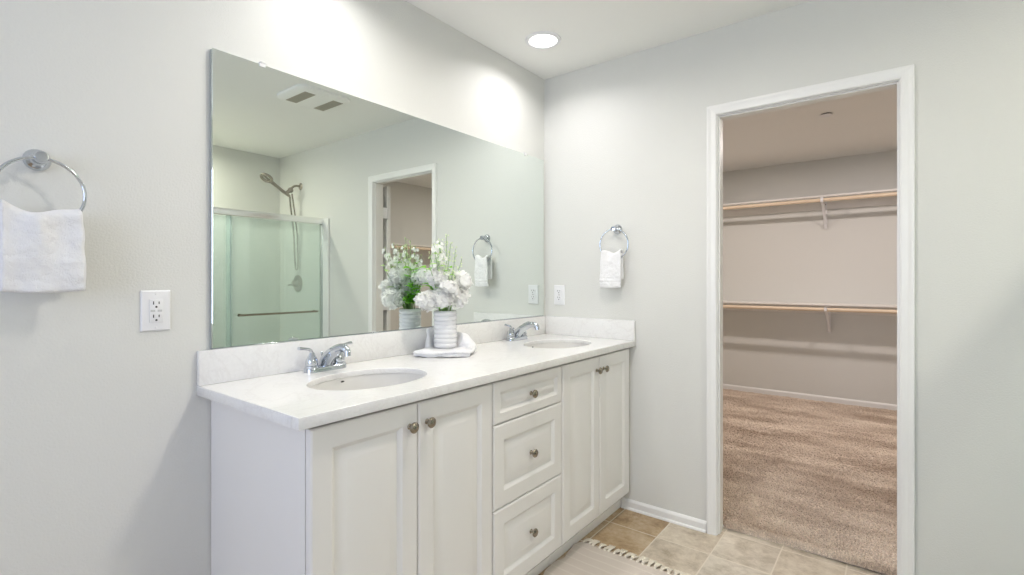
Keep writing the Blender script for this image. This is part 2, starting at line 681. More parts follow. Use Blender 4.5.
bm = bmesh.new(); box(bm, (XL - 0.055, WY0 + 0.03, WZ0 + 0.03), (XL - 0.05, WY1 - 0.03, WZ1 - 0.03)); obj('pane', bm, M['pane'], win, False)
bm = bmesh.new(); box(bm, (XL, YF - 0.12, 0), (-1.52, YF, CEIL)); struct('wall_front', bm, M['wall'])
bm = bmesh.new(); box(bm, (-1.64, -3.22, 0), (-1.52, YF - 0.12, CEIL)); struct('wall_shower_left', bm, M['wall'])
bm = bmesh.new(); box(bm, (-1.64, -3.34, 0), (0, -3.22, CEIL)); struct('wall_shower_back', bm, M['wall'])
# closet walls
bm = bmesh.new(); box(bm, (XC, -3.23, 0), (XC + 0.12, 0.6, CEIL)); struct('wall_closet_back', bm, M['wall'])
bm = bmesh.new(); box(bm, (WT, 0.6, 0), (XC + 0.12, 0.72, CEIL)); struct('wall_closet_left', bm, M['wall'])
bm = bmesh.new(); box(bm, (WT, -3.35, 0), (XC + 0.12, -3.23, CEIL)); struct('wall_closet_right', bm, M['wall'])


def base_profile(h, d=0.012):
    return [(0, 0), (0, 0.019), (0.004, 0.019), (0.010, 0.016), (0.013, d), (h * 0.76, d), (h * 0.84, d * 0.85), (h * 0.94, d * 0.5), (h, d * 0.25), (h, 0)]


def baseboard(name, a, b, n, h=0.052):
    bm = bmesh.new()
    sweep_rect(bm, [(a, (0, 0, 1), n), (b, (0, 0, 1), n)], base_profile(h))
    o = struct(name, bm, M['trim'], smooth=False)
    return o


baseboard('baseboard_right', (0, -0.512, 0), (0, -0.960, 0), (-1, 0, 0))
baseboard('baseboard_right_far', (0, -1.757, 0), (0, -2.33, 0), (-1, 0, 0))
baseboard('baseboard_back', (-1.867, 0, 0), (XL, 0, 0), (0, -1, 0))
baseboard('baseboard_left', (XL, -0.015, 0), (XL, YF + 0.015, 0), (1, 0, 0))
baseboard('baseboard_front', (XL + 0.015, YF, 0), (-1.54, YF, 0), (0, 1, 0))
baseboard('baseboard_closet', (XC, 0.59, 0.0), (XC, -3.21, 0.0), (-1, 0, 0), 0.068)

# door casing (moulded, mitred), jamb and stop: one painted frame
bm = bmesh.new()
CAS = [(0.0, 0.0), (0.0, 0.009), (0.006, 0.012), (0.016, 0.0125), (0.026, 0.014), (0.036, 0.0175), (0.044, 0.0175), (0.046, 0.015), (0.046, 0.0)]
yi0, yi1, zi = DY0 + 0.003, DY1 - 0.003, DZ + 0.003
for xs, nx in ((0.0, -1), (WT, 1)):
    sweep_rect(bm, [((xs, yi0, 0), (0, 1, 0), (nx, 0, 0)), ((xs, yi0, zi), (0, 1, 1), (nx, 0, 0)),
                    ((xs, yi1, zi), (0, -1, 1), (nx, 0, 0)), ((xs, yi1, 0), (0, -1, 0), (nx, 0, 0))], CAS)
struct('trim_1', bm, M['trim'])
bm = bmesh.new()
box(bm, (0.001, DY0, 0), (WT - 0.001, DY0 + 0.0199, DZ + 0.0199))
box(bm, (0.001, DY1 - 0.0199, 0), (WT - 0.001, DY1, DZ + 0.0199))
box(bm, (0.001, DY1, DZ), (WT - 0.001, DY0, DZ + 0.0199))
box(bm, (0.015, DY0 - 0.006, 0), (0.050, DY0, DZ)); box(bm, (0.015, DY1, 0), (0.050, DY1 + 0.006, DZ))
box(bm, (0.015, DY1 + 0.006, DZ - 0.006), (0.050, DY0 - 0.006, DZ))
struct('trim_2', bm, M['trim'])

# closet door, swung right back against the closet's front wall
D = thing('door_1', 'white closet door swung open inside the closet, its edge seen in the mirror', 'door', (0.147, -1.712, 0.012), math.radians(-87))
D['kind'] = 'structure'
bm = bmesh.new(); box(bm, (0.006, 0.0, 0), (0.68, 0.035, 2.015), 0.002)
for z0, z1 in ((0.22, 0.90), (1.05, 1.88)):
    for yy in (-0.003, 0.035):
        for lo, hi in (((0.11, z0), (0.57, z0 + 0.02)), ((0.11, z1 - 0.02), (0.57, z1)), ((0.11, z0), (0.13, z1)), ((0.55, z0), (0.57, z1))):
            box(bm, (lo[0], yy, lo[1]), (hi[0], yy + 0.003, hi[1]))
obj('panel', bm, M['trim'], D)
for z in (0.20, 1.02, 1.785):
    bm = bmesh.new(); cyl(bm, (0.0, 0.0, z - 0.045), (0.0, 0.0, z + 0.045), 0.0065, 12)
    box(bm, (0.0, 0.001, z - 0.045), (0.012, 0.03, z + 0.045), 0.0008)
    box(bm, (-0.004, -0.058, z - 0.045), (0.0, 0.0, z + 0.045), 0.0008)
    obj('hinge', bm, M['plastic'], D)
bm = bmesh.new(); lathe(bm, [(0, 0), (0.03, 0), (0.03, 0.004), (0.012, 0.008), (0.012, 0.03), (0.026, 0.042), (0.026, 0.055), (0.015, 0.064), (0, 0.065)], 24, align((0.62, 0.035, 0.93), (0, 1, 0)))
obj('door_knob', bm, M['nickel'], D)

# shower: surround edge strip, pan, sliding doors
bm = bmesh.new(); box(bm, (-0.02, -2.43, 0), (0.0, -2.335, 1.79), 0.006); struct('trim_3', bm, M['acrylic'], smooth=True)
bm = bmesh.new()
box(bm, (-1.519, -3.219, 0), (-0.001, -2.44, 0.06), 0.01); box(bm, (-1.519, -2.53, 0), (-0.001, -2.43, 0.12), 0.015)
tag(obj('shower_pan', bm, M['acrylic']), 'white shower pan with a low curb under the sliding glass doors', 'shower pan')
SY = -2.44
E = thing('shower_door_frame', 'chrome header rail and side jamb framing the sliding shower doors', 'shower frame', (0, SY, 0.12))
bm = bmesh.new(); box(bm, (-1.515, -0.03, 1.618), (-0.001, 0.03, 1.672), 0.008, 3); obj('header_rail', bm, M['alu'], E)
bm = bmesh.new(); box(bm, (-0.022, -0.025, 0.0), (-0.0011, 0.025, 1.618), 0.004); obj('side_jamb', bm, M['chrome'], E)
bm = bmesh.new(); box(bm, (-1.515, -0.025, 0.0), (-1.495, 0.025, 1.618), 0.004); obj('side_jamb', bm, M['chrome'], E)
bm = bmesh.new(); box(bm, (-1.49, -0.025, 0.0), (-0.025, 0.025, 0.02), 0.004); obj('bottom_track', bm, M['chrome'], E)
P1 = thing('shower_door', 'greenish glass sliding shower door carrying the towel bar, in the mirror', 'shower door', (0, SY + 0.012, 0.145))
bm = bmesh.new(); box(bm, (-0.83, -0.003, 0), (-0.03, 0.003, 1.59)); obj('glass', bm, M['glass'], P1, False)
bm = bmesh.new()
z = 0.961 - 0.145
cyl(bm, (-0.755, 0.045, z), (-0.085, 0.045, z), 0.008, 16)
for x in (-0.735, -0.10):
    cyl(bm, (x, 0.0032, z), (x, 0.045, z), 0.006, 12); cyl(bm, (x, 0.0032, z), (x, 0.009, z), 0.012, 16)
obj('towel_bar', bm, M['nickel'], P1)
P2 = thing('shower_door', 'rear greenish glass sliding shower door, partly cut off by the mirror edge', 'shower door', (0, SY - 0.012, 0.145))
bm = bmesh.new(); box(bm, (-1.49, -0.003, 0), (-0.79, 0.003, 1.59)); obj('glass', bm, M['glass'], P2, False)
bm = bmesh.new(); box(bm, (-0.79, -0.006, 0), (-0.782, 0.006, 1.59), 0.002); obj('edge_strip', bm, M['chrome'], P2)

# shower head with hose, and valve
S = thing('handheld_shower', 'dark nickel handheld shower head on its wall arm with hanging hose, in the mirror', 'shower head', (0, -2.82, 2.127))
bm = bmesh.new(); lathe(bm, [(0.0, 0), (0.034, 0), (0.034, 0.004), (0.018, 0.014), (0, 0.016)], 24, align((-0.0005, 0, 0), (-1, 0, 0))); obj('flange', bm, M['bronze'], S)
bm = bmesh.new(); tube(bm, smooth_path([(-0.005, 0, 0), (-0.05, 0, 0.0), (-0.085, 0, -0.02), (-0.10, 0, -0.04)]), 0.0105, 14); obj('arm', bm, M['bronze'], S)
bm = bmesh.new(); ellipsoid(bm, (-0.102, 0, -0.048), 0.026, 0.026, 0.026); cyl(bm, (-0.102, 0, -0.048), (-0.15, 0, -0.088), 0.017, 16); obj('holder', bm, M['bronze'], S)
bm = bmesh.new()
tube(bm, smooth_path([(-0.11, 0, -0.105), (-0.165, 0, -0.075), (-0.23, 0, -0.032), (-0.28, 0, 0.0)]), [0.012, 0.015, 0.014, 0.017], 14)
torus(bm, (-0.326, 0, 0.030), 0.046, 0.013, (-0.5, 0.20, -0.8), 40, 10)
tube(bm, [(-0.365, 0, 0.056), (-0.326, 0.0, 0.031), (-0.287, 0, 0.006)], 0.009, 10)
obj('handset', bm, M['bronze'], S)
bm = bmesh.new()
tube(bm, smooth_path([(-0.108, 0.0, -0.108), (-0.095, -0.01, -0.2), (-0.06, -0.02, -0.45), (-0.045, -0.02, -0.75), (-0.035, -0.01, -0.79), (-0.03, 0.0, -0.74), (-0.045, 0.012, -0.45), (-0.075, 0.01, -0.2), (-0.09, 0.005, -0.08)], 8), 0.007, 10)
obj('hose', bm, M['nickel'], S)
V = thing('shower_valve', 'round shower valve plate with a lever behind the glass, in the mirror', 'shower valve', (0, -2.87, 1.205))
bm = bmesh.new(); lathe(bm, [(0, 0), (0.082, 0), (0.082, 0.004), (0.07, 0.009), (0.03, 0.012), (0.028, 0.05), (0.02, 0.056), (0, 0.057)], 36, align((-0.0005, 0, 0), (-1, 0, 0))); obj('plate', bm, M['bronze'], V)
bm = bmesh.new(); tube(bm, smooth_path([(-0.045, 0, 0), (-0.06, -0.0, -0.01), (-0.10, 0.0, -0.015)]), [0.009, 0.007], 12); obj('lever', bm, M['bronze'], V)

# exhaust fan cover in the ceiling
Fn = thing('exhaust_fan', 'white ceiling exhaust fan with two grilles, reflected at the mirror top', 'exhaust fan', (-0.70, -1.41, CEIL))
def rrect(bm, hx, hy, r, prof, seg=6):
    t = bmesh.new(); rings = []
    for ins, z in prof:
        ring = []
        for cx, cy, a0 in ((hx - r, hy - r, 0), (-hx + r, hy - r, PI / 2), (-hx + r, -hy + r, PI), (hx - r, -hy + r, 1.5 * PI)):
            for k in range(seg + 1):
                a = a0 + PI / 2 * k / seg
                ring.append(t.verts.new((cx + (r - ins) * math.cos(a), cy + (r - ins) * math.sin(a), z)))
        rings.append(ring)
    n = len(rings[0])
    for a, b in zip(rings, rings[1:]):
        for i in range(n):
            t.faces.new((a[i], a[(i + 1) % n], b[(i + 1) % n], b[i]))
    t.faces.new(rings[0]); t.faces.new(rings[-1])
    merge(bm, t)
bm = bmesh.new(); rrect(bm, 0.185, 0.175, 0.06, [(0, 0), (0, -0.014), (0.012, -0.022), (0.05, -0.026)]); obj('cover', bm, M['ceiling'], Fn)
for x0 in (-0.128, 0.072):
    bm = bmesh.new()
    box(bm, (x0, -0.125, -0.0272), (x0 + 0.075, 0.115, -0.024))
    g = obj('grille', bm, M['grille'], Fn)
    bm = bmesh.new()
    for k in range(12):
        box(bm, (x0 + 0.004, -0.122 + 0.02 * k, -0.0285), (x0 + 0.071, -0.114 + 0.02 * k, -0.0272))
    obj('slats', bm, M['grille'], g)

# recessed lights, with one added over the shower as fill
def downlight(loc, label):
    t = thing('recessed_light', label, 'ceiling light', loc, 0, 'recessed ceiling lights')
    bm = bmesh.new()
    lathe(bm, [(0.070, -0.001), (0.072, -0.007), (0.078, -0.009), (0.090, -0.005), (0.092, 0.0), (0.070, 0.0), (0.070, -0.001)], 48, close=False); obj('trim_ring', bm, M['plastic'], t)
    bm = bmesh.new(); lathe(bm, [(0.0, -0.004), (0.0695, -0.004), (0.0695, -0.0005), (0, -0.0005)], 40); obj('lens', bm, M['lens'], t)
    return t
for (nm, lx, ly, sp), lab in zip(DOWNLIGHTS, ('lit round recessed downlight in the ceiling over the right sink',
                                      'recessed downlight in the ceiling over the left sink, above the frame',
                                      'recessed downlight in the ceiling before the drawer cabinet, above the frame',
                                      'added fill downlight over the shower pan, outside the mirror view')):
    downlight((lx, ly, CEIL), lab)

# ------------------------------------------------------------------ vanity cabinets
def raised_front(w, h, frame=0.058, t=0.02):
    """raised-panel front in local x 0..w, z 0..h, front face at y=0 looking to -y"""
    bm = bmesh.new()
    s = min(1.0, min(w, h) / 0.26)
    f = frame * (0.55 + 0.45 * s)
    f = min(f, min(w, h) / 2 - 0.024 - 0.026 * s)
    prof = [(0.0, t), (0.0, 0.006), (0.0018, 0.0025), (0.006, 0.0), (f, 0.0), (f + 0.003, 0.0015), (f + 0.011, 0.0090), (f + 0.014, 0.0100),
            (f + 0.017, 0.0095), (f + 0.017 + 0.026 * s, 0.0012), (f + 0.020 + 0.026 * s, 0.0008)]
    rings = []
    for ins, d in prof:
        rings.append([bm.verts.new(p) for p in ((ins, d, ins), (w - ins, d, ins), (w - ins, d, h - ins), (ins, d, h - ins))])
    for a, b in zip(rings, rings[1:]):
        for i in range(4):
            bm.faces.new((a[i], a[(i + 1) % 4], b[(i + 1) % 4], b[i]))
    bm.faces.new(rings[0]); bm.faces.new(rings[-1])
    return bm

YD, YB = -0.571, -0.549     # door face, carcass front
CB, CT = 0.105, 0.8825      # carcass bottom, top

def knob_bm():
    bm = bmesh.new()
    lathe(bm, [(0, 0), (0.0085, 0), (0.0085, 0.002), (0.0055, 0.005), (0.0052, 0.013), (0.010, 0.0165), (0.0158, 0.019), (0.0162, 0.023), (0.013, 0.0265), (0.006, 0.0285), (0, 0.029)], 24,
          align((0, 0, 0), (0, -1, 0)))
    return bm

def cabinet(label, x0, x1, end_left=False, end_right=False, filler=0.0):
    T = thing('vanity_cabinet', label, 'cabinet', (x0, 0, 0), 0, 'white vanity cabinet units')
    W = x1 - x0
    bm = bmesh.new()
    box(bm, (0.0, YB, CB), (0.016, -0.003, CT)); box(bm, (W - 0.016, YB, CB), (W, -0.003, CT))
    box(bm, (0.016, YB, CB), (W - 0.016, -0.003, CB + 0.016)); box(bm, (0.016, -0.018, CB + 0.016), (W - 0.016, -0.003, CT))
    if filler:
        box(bm, (W, YB, CB), (W + filler, YB + 0.018, CT))
    obj('carcass', bm, M['cabinet'], T, False)
    bm = bmesh.new()
    box(bm, (0.0, -0.500, 0.0), (W + filler, -0.484, CB)); box(bm, (0.0, -0.509, 0.0), (W + filler, -0.500, 0.042), 0.002)
    if end_left:
        box(bm, (0.0, -0.484, 0.0), (0.016, -0.003, CB))
    obj('toe_kick', bm, M['cabinet'], T, False)
    return T, W

def add_door(T, xa, xb, kx, label=None):
    d = obj('door', raised_front(xb - xa, 0.872 - CB), M['cabinet'], T, True, 25, loc=(xa, YD, CB))
    k = obj('knob', knob_bm(), M['nickel'], d, loc=(kx - xa, 0, 0.808 - CB))
    return d

T, W = cabinet('white sink cabinet on the left, its bare side panel facing the room', -1.864, -1.1715, True)
add_door(T, 0.0015, 0.3445, 0.3125); add_door(T, 0.3475, 0.6905, 0.3805)
T, W = cabinet('white drawer cabinet between the two sink cabinets, with three knobbed drawers', -1.1705, -0.7105)
for z0, z1 in ((0.720, 0.872), (0.415, 0.717), (CB, 0.412)):
    d = obj('drawer', raised_front(0.455, z1 - z0), M['cabinet'], T, True, 25, loc=(0.0025, YD, z0))
    obj('knob', knob_bm(), M['nickel'], d, loc=(0.2275, 0.0012, (z1 - z0) / 2))
T, W = cabinet('white sink cabinet on the right, against the closet wall', -0.7095, -0.0365, filler=0.035)
add_door(T, 0.0025, 0.3360, 0.303); add_door(T, 0.3390, 0.6720, 0.372)

# ------------------------------------------------------------------ countertop with two oval cut-outs
CH = 0.9134
SINKS = [(-1.505, -0.322), (-0.365, -0.328)]
RX, RY = 0.205, 0.155
Ctop = thing('countertop', 'white quartz double-sink countertop with backsplash, over the vanity cabinets', 'countertop', (0, 0, CH))
cu = bpy.data.curves.new('slab', 'CURVE')
cu.dimensions = '2D'; cu.fill_mode = 'BOTH'
cu.extrude = 0.0078; cu.bevel_depth = 0.0022; cu.bevel_resolution = 2
def poly(pts):
    s = cu.splines.new('POLY'); s.points.add(len(pts) - 1)
    for p, q in zip(s.points, pts):
        p.co = (q[0], q[1], 0, 1)
    s.use_cyclic_u = True
b_ = 0.0022
poly([(-1.9042 + b_, -0.5917 + b_), (-0.001 - b_, -0.5917 + b_), (-0.001 - b_, -0.001 - b_), (-1.9042 + b_, -0.001 - b_)])
for sx_, sy_ in SINKS:
    poly([(sx_ + (RX + b_) * math.cos(a), sy_ + (RY + b_) * math.sin(a)) for a in [2 * PI * i / 72 for i in range(72)]])
co = bpy.data.objects.new('slab_curve', cu); COL.objects.link(co)
me = bpy.data.meshes.new_from_object(co.evaluated_get(bpy.context.evaluated_depsgraph_get()))
bpy.data.objects.remove(co)
me.name = 'slab'
me.transform(Matrix.Translation((0, 0, -0.010)))
bm = bmesh.new(); bm.from_mesh(me)
box(bm, (-1.9045, -0.592, -0.030), (-0.0012, -0.556, -0.0030), 0.0008); box(bm, (-1.9045, -0.5559, -0.0299), (-1.8765, -0.0012, -0.0031), 0.0008)
bm.to_mesh(me); bm.free()
link_mesh('slab', me, M['quartz'], Ctop)
bm = bmesh.new(); box(bm, (-1.9045, -0.0205, 0.0003), (-0.001, -0.001, 1.0197 - CH), 0.0018); obj('backsplash', bm, M['quartz'], Ctop)
bm = bmesh.new(); box(bm, (-0.0205, -0.590, 0.0003), (-0.001, -0.0215, 1.0197 - CH), 0.0018); obj('side_splash', bm, M['quartz'], Ctop)

# undermount sinks
def sink(c, label):
    T = thing('sink', label, 'sink', (c[0], c[1], CH - 0.0205), 0, 'oval undermount sinks')
    bm = bmesh.new()
    prof = [(1.10, -0.012), (1.10, 0.0), (1.02, 0.0)]
    dp = 0.135
    for k in range(13):
        a = k / 12
        r = 1.02 - 0.05 * a - 0.85 * max(0, a - 0.45) ** 1.35 * 1.0
        prof.append((max(r, 0.12), -dp * (1 - (1 - a) ** 2.0)))
    prof[-1] = (0.115, -dp)
    out = [(r + 0.06, z - 0.012) for r, z in reversed(prof[3:])]
    full = prof + [(0.115, -dp - 0.02)] + [(0.175, -dp - 0.02)] + out[1:-1] + [(1.10, -0.012)]
    lathe(bm, [(r * RX, z) for r, z in full], 64, None, 1.0, RY / RX, close=False)
    bmesh.ops.remove_doubles(bm, verts=bm.verts[:], dist=1e-6)
    obj('bowl', bm, M['porcelain'], T, True, 50)
    bm = bmesh.new(); lathe(bm, [(0, -dp - 0.006), (0.012, -dp - 0.006), (0.012, -dp + 0.001), (0.017, -dp + 0.001), (0.021, -dp + 0.003), (0.031, -dp + 0.003), (0.033, -dp - 0.001)], 32, close=False); obj('drain', bm, M['chrome'], T)
    bm = bmesh.new(); lathe(bm, [(0, 0.0), (0.0065, 0.0), (0.008, -0.004)], 20, align((0, RY * 1.004, -0.011), (0, -1, 0.15)), 1.0, 0.42, close=False)
    obj('overflow_hole', bm, M['black'], T)
    return T
sink(SINKS[0], 'oval white undermount sink at the left end of the countertop')
sink(SINKS[1], 'oval white undermount sink at the right end, beside the closet wall')

# faucets
def faucet(loc, label):
    T = thing('faucet', label, 'faucet', loc, 0, 'chrome two-handle faucets')
    bm = bmesh.new()
    rrect(bm, 0.080, 0.026, 0.026, [(0, 0.0004), (0, 0.013), (0.002, 0.016), (0.008, 0.018)], 8)
    obj('base', bm, M['chrome'], T)
    bm = bmesh.new()
    pts = smooth_path([(0, 0.006, 0.010), (0, -0.004, 0.034), (0, -0.034, 0.060), (0, -0.072, 0.080), (0, -0.104, 0.088), (0, -0.126, 0.083), (0, -0.134, 0.070)], 6)
    tube(bm, pts, [0.0235, 0.0235, 0.0205, 0.016, 0.0140, 0.0130, 0.0122], 18, flat=(0.9, 1.05))
    cyl(bm, (0, -0.1335, 0.072), (0, -0.135, 0.062), 0.0112, 18)
    obj('spout', bm, M['chrome'], T)
    for s in (-1, 1):
        bm = bmesh.new()
        lathe(bm, [(0.0235, 0.016), (0.0235, 0.022), (0.020, 0.024), (0.0215, 0.028), (0.0205, 0.040), (0.0155, 0.052), (0.011, 0.060), (0.009, 0.066), (0.006, 0.070), (0, 0.071)], 28, Matrix.Translation((s * 0.0535, 0, 0)))
        h = obj('handle', bm, M['chrome'], T)
        bm = bmesh.new()
        tube(bm, smooth_path([(s * 0.0535, 0, 0.064), (s * 0.060, -0.001, 0.078), (s * 0.078, -0.002, 0.084), (s * 0.104, -0.004, 0.088)]), [0.0075, 0.0065, 0.006, 0.0072], 12, flat=(0.8, 1.15))
        obj('lever', bm, M['chrome'], h)
    bm = bmesh.new(); cyl(bm, (0, 0.024, 0.012), (0, 0.024, 0.058), 0.0025, 10); ellipsoid(bm, (0, 0.024, 0.060), 0.005, 0.005, 0.006); obj('lift_rod', bm, M['chrome'], T)
    return T
f1 = faucet((-1.513, -0.072, CH), 'chrome two-handle faucet behind the left sink')
dup(f1, (-0.372, -0.072, CH), 0, 'chrome two-handle faucet behind the right sink')

# ------------------------------------------------------------------ mirror
Mi = thing('mirror', 'large frameless wall mirror above the vanity backsplash', 'mirror', (0, 0, 1.0205))
bm = bmesh.new(); box(bm, (-1.8655, -0.014, 0.003), (-0.0264, -0.0015, 0.9395), 0.0015, 1)
obj('glass', bm, M['mirror'], Mi, False)
bm = bmesh.new(); box(bm, (-1.8665, -0.0013, 0.001), (-0.0255, -0.0003, 0.935)); box(bm, (-1.8675, -0.0130, 0.004), (-1.8660, -0.0015, 0.934)); obj('backing', bm, plain('mirror_backing', (0.35, 0.38, 0.36), 0.5), Mi, False)
bm = bmesh.new(); box(bm, (-1.8655, -0.016, -0.0004), (-0.0264, -0.0003, 0.0026), 0.0008); obj('bottom_channel', bm, M['chrome'], Mi)
for x in (-1.711, -0.217):
    bm = bmesh.new()
    box(bm, (x - 0.010, -0.0175, 0.930), (x + 0.010, -0.0142, 0.945), 0.001); box(bm, (x - 0.010, -0.0175, 0.940), (x + 0.010, -0.0005, 0.945), 0.001)
    lathe(bm, [(0.005, 0), (0.005, 0.004), (0.003, 0.006), (0, 0.006)], 14, align((x, -0.005, 0.945), (0, -0.3, 1)))
    obj('mirror_clip', bm, M['clip'], Mi)

# ------------------------------------------------------------------ outlets
def outlet_base(T, hw=0.0365, hh=0.0585):
    bm = bmesh.new()
    t = bmesh.new()
    rings = []
    for ins, d in ((0, 0.0003), (0, 0.003), (0.003, 0.0055), (0.006, 0.0062)):
        rings.append([t.verts.new(p) for p in ((-hw + ins, -d, -hh + ins), (hw - ins, -d, -hh + ins), (hw - ins, -d, hh - ins), (-hw + ins, -d, hh - ins))])
    for a, b in zip(rings, rings[1:]):
        for i in range(4):
            t.faces.new((a[i], a[(i + 1) % 4], b[(i + 1) % 4], b[i]))
    t.faces.new(rings[0]); t.faces.new(rings[-1])
    merge(bm, t)
    obj('plate', bm, M['plastic'], T, True, 20)
    return T
def slots(bm, cz, y):
    box(bm, (-0.0082, y - 0.0004, cz - 0.001), (-0.0058, y + 0.0002, cz + 0.008)); box(bm, (0.0055, y - 0.0004, cz), (0.0077, y + 0.0002, cz + 0.0072))
    lathe(bm, [(0, -0.0002), (0.0028, -0.0002), (0.0028, 0.0004), (0, 0.0004)], 14, align((0, y, cz - 0.008), (0, -1, 0)))
O = thing('outlet', 'white rectangular-faced outlet on the wall left of the mirror', 'outlet', (-2.011, -0.0002, 1.148))
outlet_base(O)
bm = bmesh.new(); box(bm, (-0.0168, -0.0085, -0.0335), (0.0168, -0.0055, 0.0335), 0.0012); r_ = obj('receptacle', bm, M['plastic'], O)
bm = bmesh.new(); slots(bm, 0.019, -0.0087); slots(bm, -0.019, -0.0087); obj('slots', bm, M['black'], r_, False)
bm = bmesh.new(); box(bm, (-0.014, -0.0092, -0.003), (-0.003, -0.0084, 0.003), 0.0003); box(bm, (0.003, -0.0092, -0.003), (0.014, -0.0084, 0.003), 0.0003); obj('test_button', bm, plain('button_grey', (0.6, 0.6, 0.6), 0.4), r_, False)
for z in (-0.0485, 0.0485):
    bm = bmesh.new(); lathe(bm, [(0, 0), (0.003, 0), (0.0025, 0.001), (0, 0.0012)], 14, align((0, -0.0061, z), (0, -1, 0))); obj('screw', bm, M['plastic'], O)
O = thing('outlet', 'white twin-socket outlet on the closet wall beside the mirror corner', 'outlet', (-0.0002, -0.109, 1.148), -PI / 2)
outlet_base(O)
for z in (-0.0195, 0.0195):
    bm = bmesh.new(); lathe(bm, [(0, 0), (0.0172, 0), (0.0172, 0.003), (0.016, 0.004), (0, 0.004)], 28, align((0, -0.0058, z), (0, -1, 0)), 1.0, 0.86); r_ = obj('socket', bm, M['plastic'], O)
    bm = bmesh.new(); slots(bm, z + 0.002, -0.0099); obj('slots', bm, M['black'], r_, False)
bm = bmesh.new(); lathe(bm, [(0, 0), (0.003, 0), (0.0025, 0.001), (0, 0.0012)], 14, align((0, -0.0061, 0), (0, -1, 0))); obj('screw', bm, M['nickel'], O)

# ------------------------------------------------------------------ towel rings and towels
RR = 0.083
def towel_ring(loc, rotz, label):
    """local: wall at y=0, room to -y; origin at the post on the wall"""
    T = thing('towel_ring', label, 'towel ring', loc, rotz, 'chrome towel rings')
    bm = bmesh.new()
    lathe(bm, [(0.026, 0.0003), (0.027, 0.004), (0.025, 0.009), (0.017, 0.015), (0.013, 0.020), (0.0125, 0.040), (0.0145, 0.043), (0.0145, 0.058), (0.012, 0.062), (0, 0.063)], 32, align((0, 0, 0), (0, -1, 0)))
    obj('post', bm, M['chrome'], T)
    bm = bmesh.new(); torus(bm, (0, -0.050, -RR - 0.002), RR, 0.0042, (0, 1, 0), 80, 12); obj('ring', bm, M['chrome'], T)
    return T
towel_ring((-2.262, 0, 1.535), 0, 'chrome towel ring on the wall left of the mirror')
towel_ring((0, -0.486, 1.515), -PI / 2, 'chrome towel ring on the closet wall, right of the mirror')

def hanging_towel(loc, rotz, label, w, zt, zb_f, zb_b, seed, sag, thick=0.016, band=False, dx=0.0, skew=0.0, gather=0.85):
    """towel folded over the ring's lower arc; local frame as the ring, ring centre at (0,-0.05,-RR)"""
    ny, nx = 70, 46
    L1 = zt - zb_f; L2 = zt - zb_b
    bm = bmesh.new()
    rr = 0.015
    # centre line of the cloth in the (y,z) plane: front bottom -> over the ring -> back bottom
    def curve(s):
        # s 0..1
        tot = L1 + PI * rr + L2
        d = s * tot
        if d < L1:
            return -0.050 - rr, zb_f + d, (0, d)
        if d < L1 + PI * rr:
            a = (d - L1) / rr
            return -0.050 - rr * math.cos(a), zt + rr * math.sin(a), (1, a)
        return -0.050 + rr, zt - (d - L1 - PI * rr), (2, d)
    def pt(u, s, side):
        y, z, seg = curve(s)
        hang = min(1.0, max(0.0, (zt - z) / 0.10))
        ww = w * (gather + (1 - gather) * hang)
        x = dx + (u - 0.5) * ww + skew * (zt - z)
        # sits on the ring arc: ends rise along the ring
        lift = sag * (2 * (u - 0.5)) ** 2 * (1 - 0.75 * hang)
        z += lift - 0.010 * (1 - hang) * (0.5 + 0.5 * math.cos(9 * u + seed))
        fold = 0.006 * math.sin(u * 11 + seed) * (1 - 0.55 * hang) + 0.004 * math.sin(u * 5.2 + seed * 2 + z * 8)
        nz = noise.noise(Vector((x * 16 + seed, z * 16, s * 3))) * 0.006 + noise.noise(Vector((x * 60 + seed, z * 60, s * 5))) * 0.0016
        # rounded hem/sides
        eu = min(u, 1 - u) * w
        th = thick * 0.5 * math.sqrt(max(0.0, 1 - max(0.0, 1 - eu / 0.008) ** 2)) if eu < 0.008 else thick * 0.5
        es = min(s, 1 - s) * (L1 + L2)
        if es < 0.008:
            th *= math.sqrt(max(0.02, 1 - (1 - es / 0.008) ** 2))
        if band and seg[0] == 0:
            dd = z - zb_f
            if 0.030 < dd < 0.034 or 0.050 < dd < 0.054:
                th *= 0.5
        # normal in yz plane
        if seg[0] == 0: n = (-1, 0)
        elif seg[0] == 2: n = (1, 0)
        else: n = (-math.cos(seg[1]), math.sin(seg[1]))
        o = side * th + fold + nz
        y2 = y + n[0] * (side * th) + (fold + nz) * (-1 if seg[0] != 2 else 0.6)
        z2 = z + n[1] * (side * th)
        if seg[0] == 0:
            y2 -= 0.006 * hang
        y2 = min(y2, -0.006)
        return (x + noise.noise(Vector((z * 20, seed, s))) * 0.003, y2, z2)
    G = {}
    for side in (-1, 1):
        for i in range(nx + 1):
            for j in range(ny * 2 + 1):
                G[side, i, j] = bm.verts.new(pt(i / nx, j / (2 * ny), side))
    for side in (-1, 1):
        for i in range(nx):
            for j in range(2 * ny):
                bm.faces.new((G[side, i, j], G[side, i + 1, j], G[side, i + 1, j + 1], G[side, i, j + 1]))
    for j in range(2 * ny):
        for i in (0, nx):
            bm.faces.new((G[-1, i, j], G[1, i, j], G[1, i, j + 1], G[-1, i, j + 1]))
    for i in range(nx):
        for j in (0, 2 * ny):
            bm.faces.new((G[-1, i, j], G[1, i, j], G[1, i + 1, j], G[-1, i + 1, j]))
    bmesh.ops.remove_doubles(bm, verts=bm.verts[:], dist=1e-5)
    o = obj('hand_towel', bm, M['towel'], None, True, 80, loc=loc)
    o.rotation_euler = (0, 0, rotz)
    return tag(o, label, 'towel')
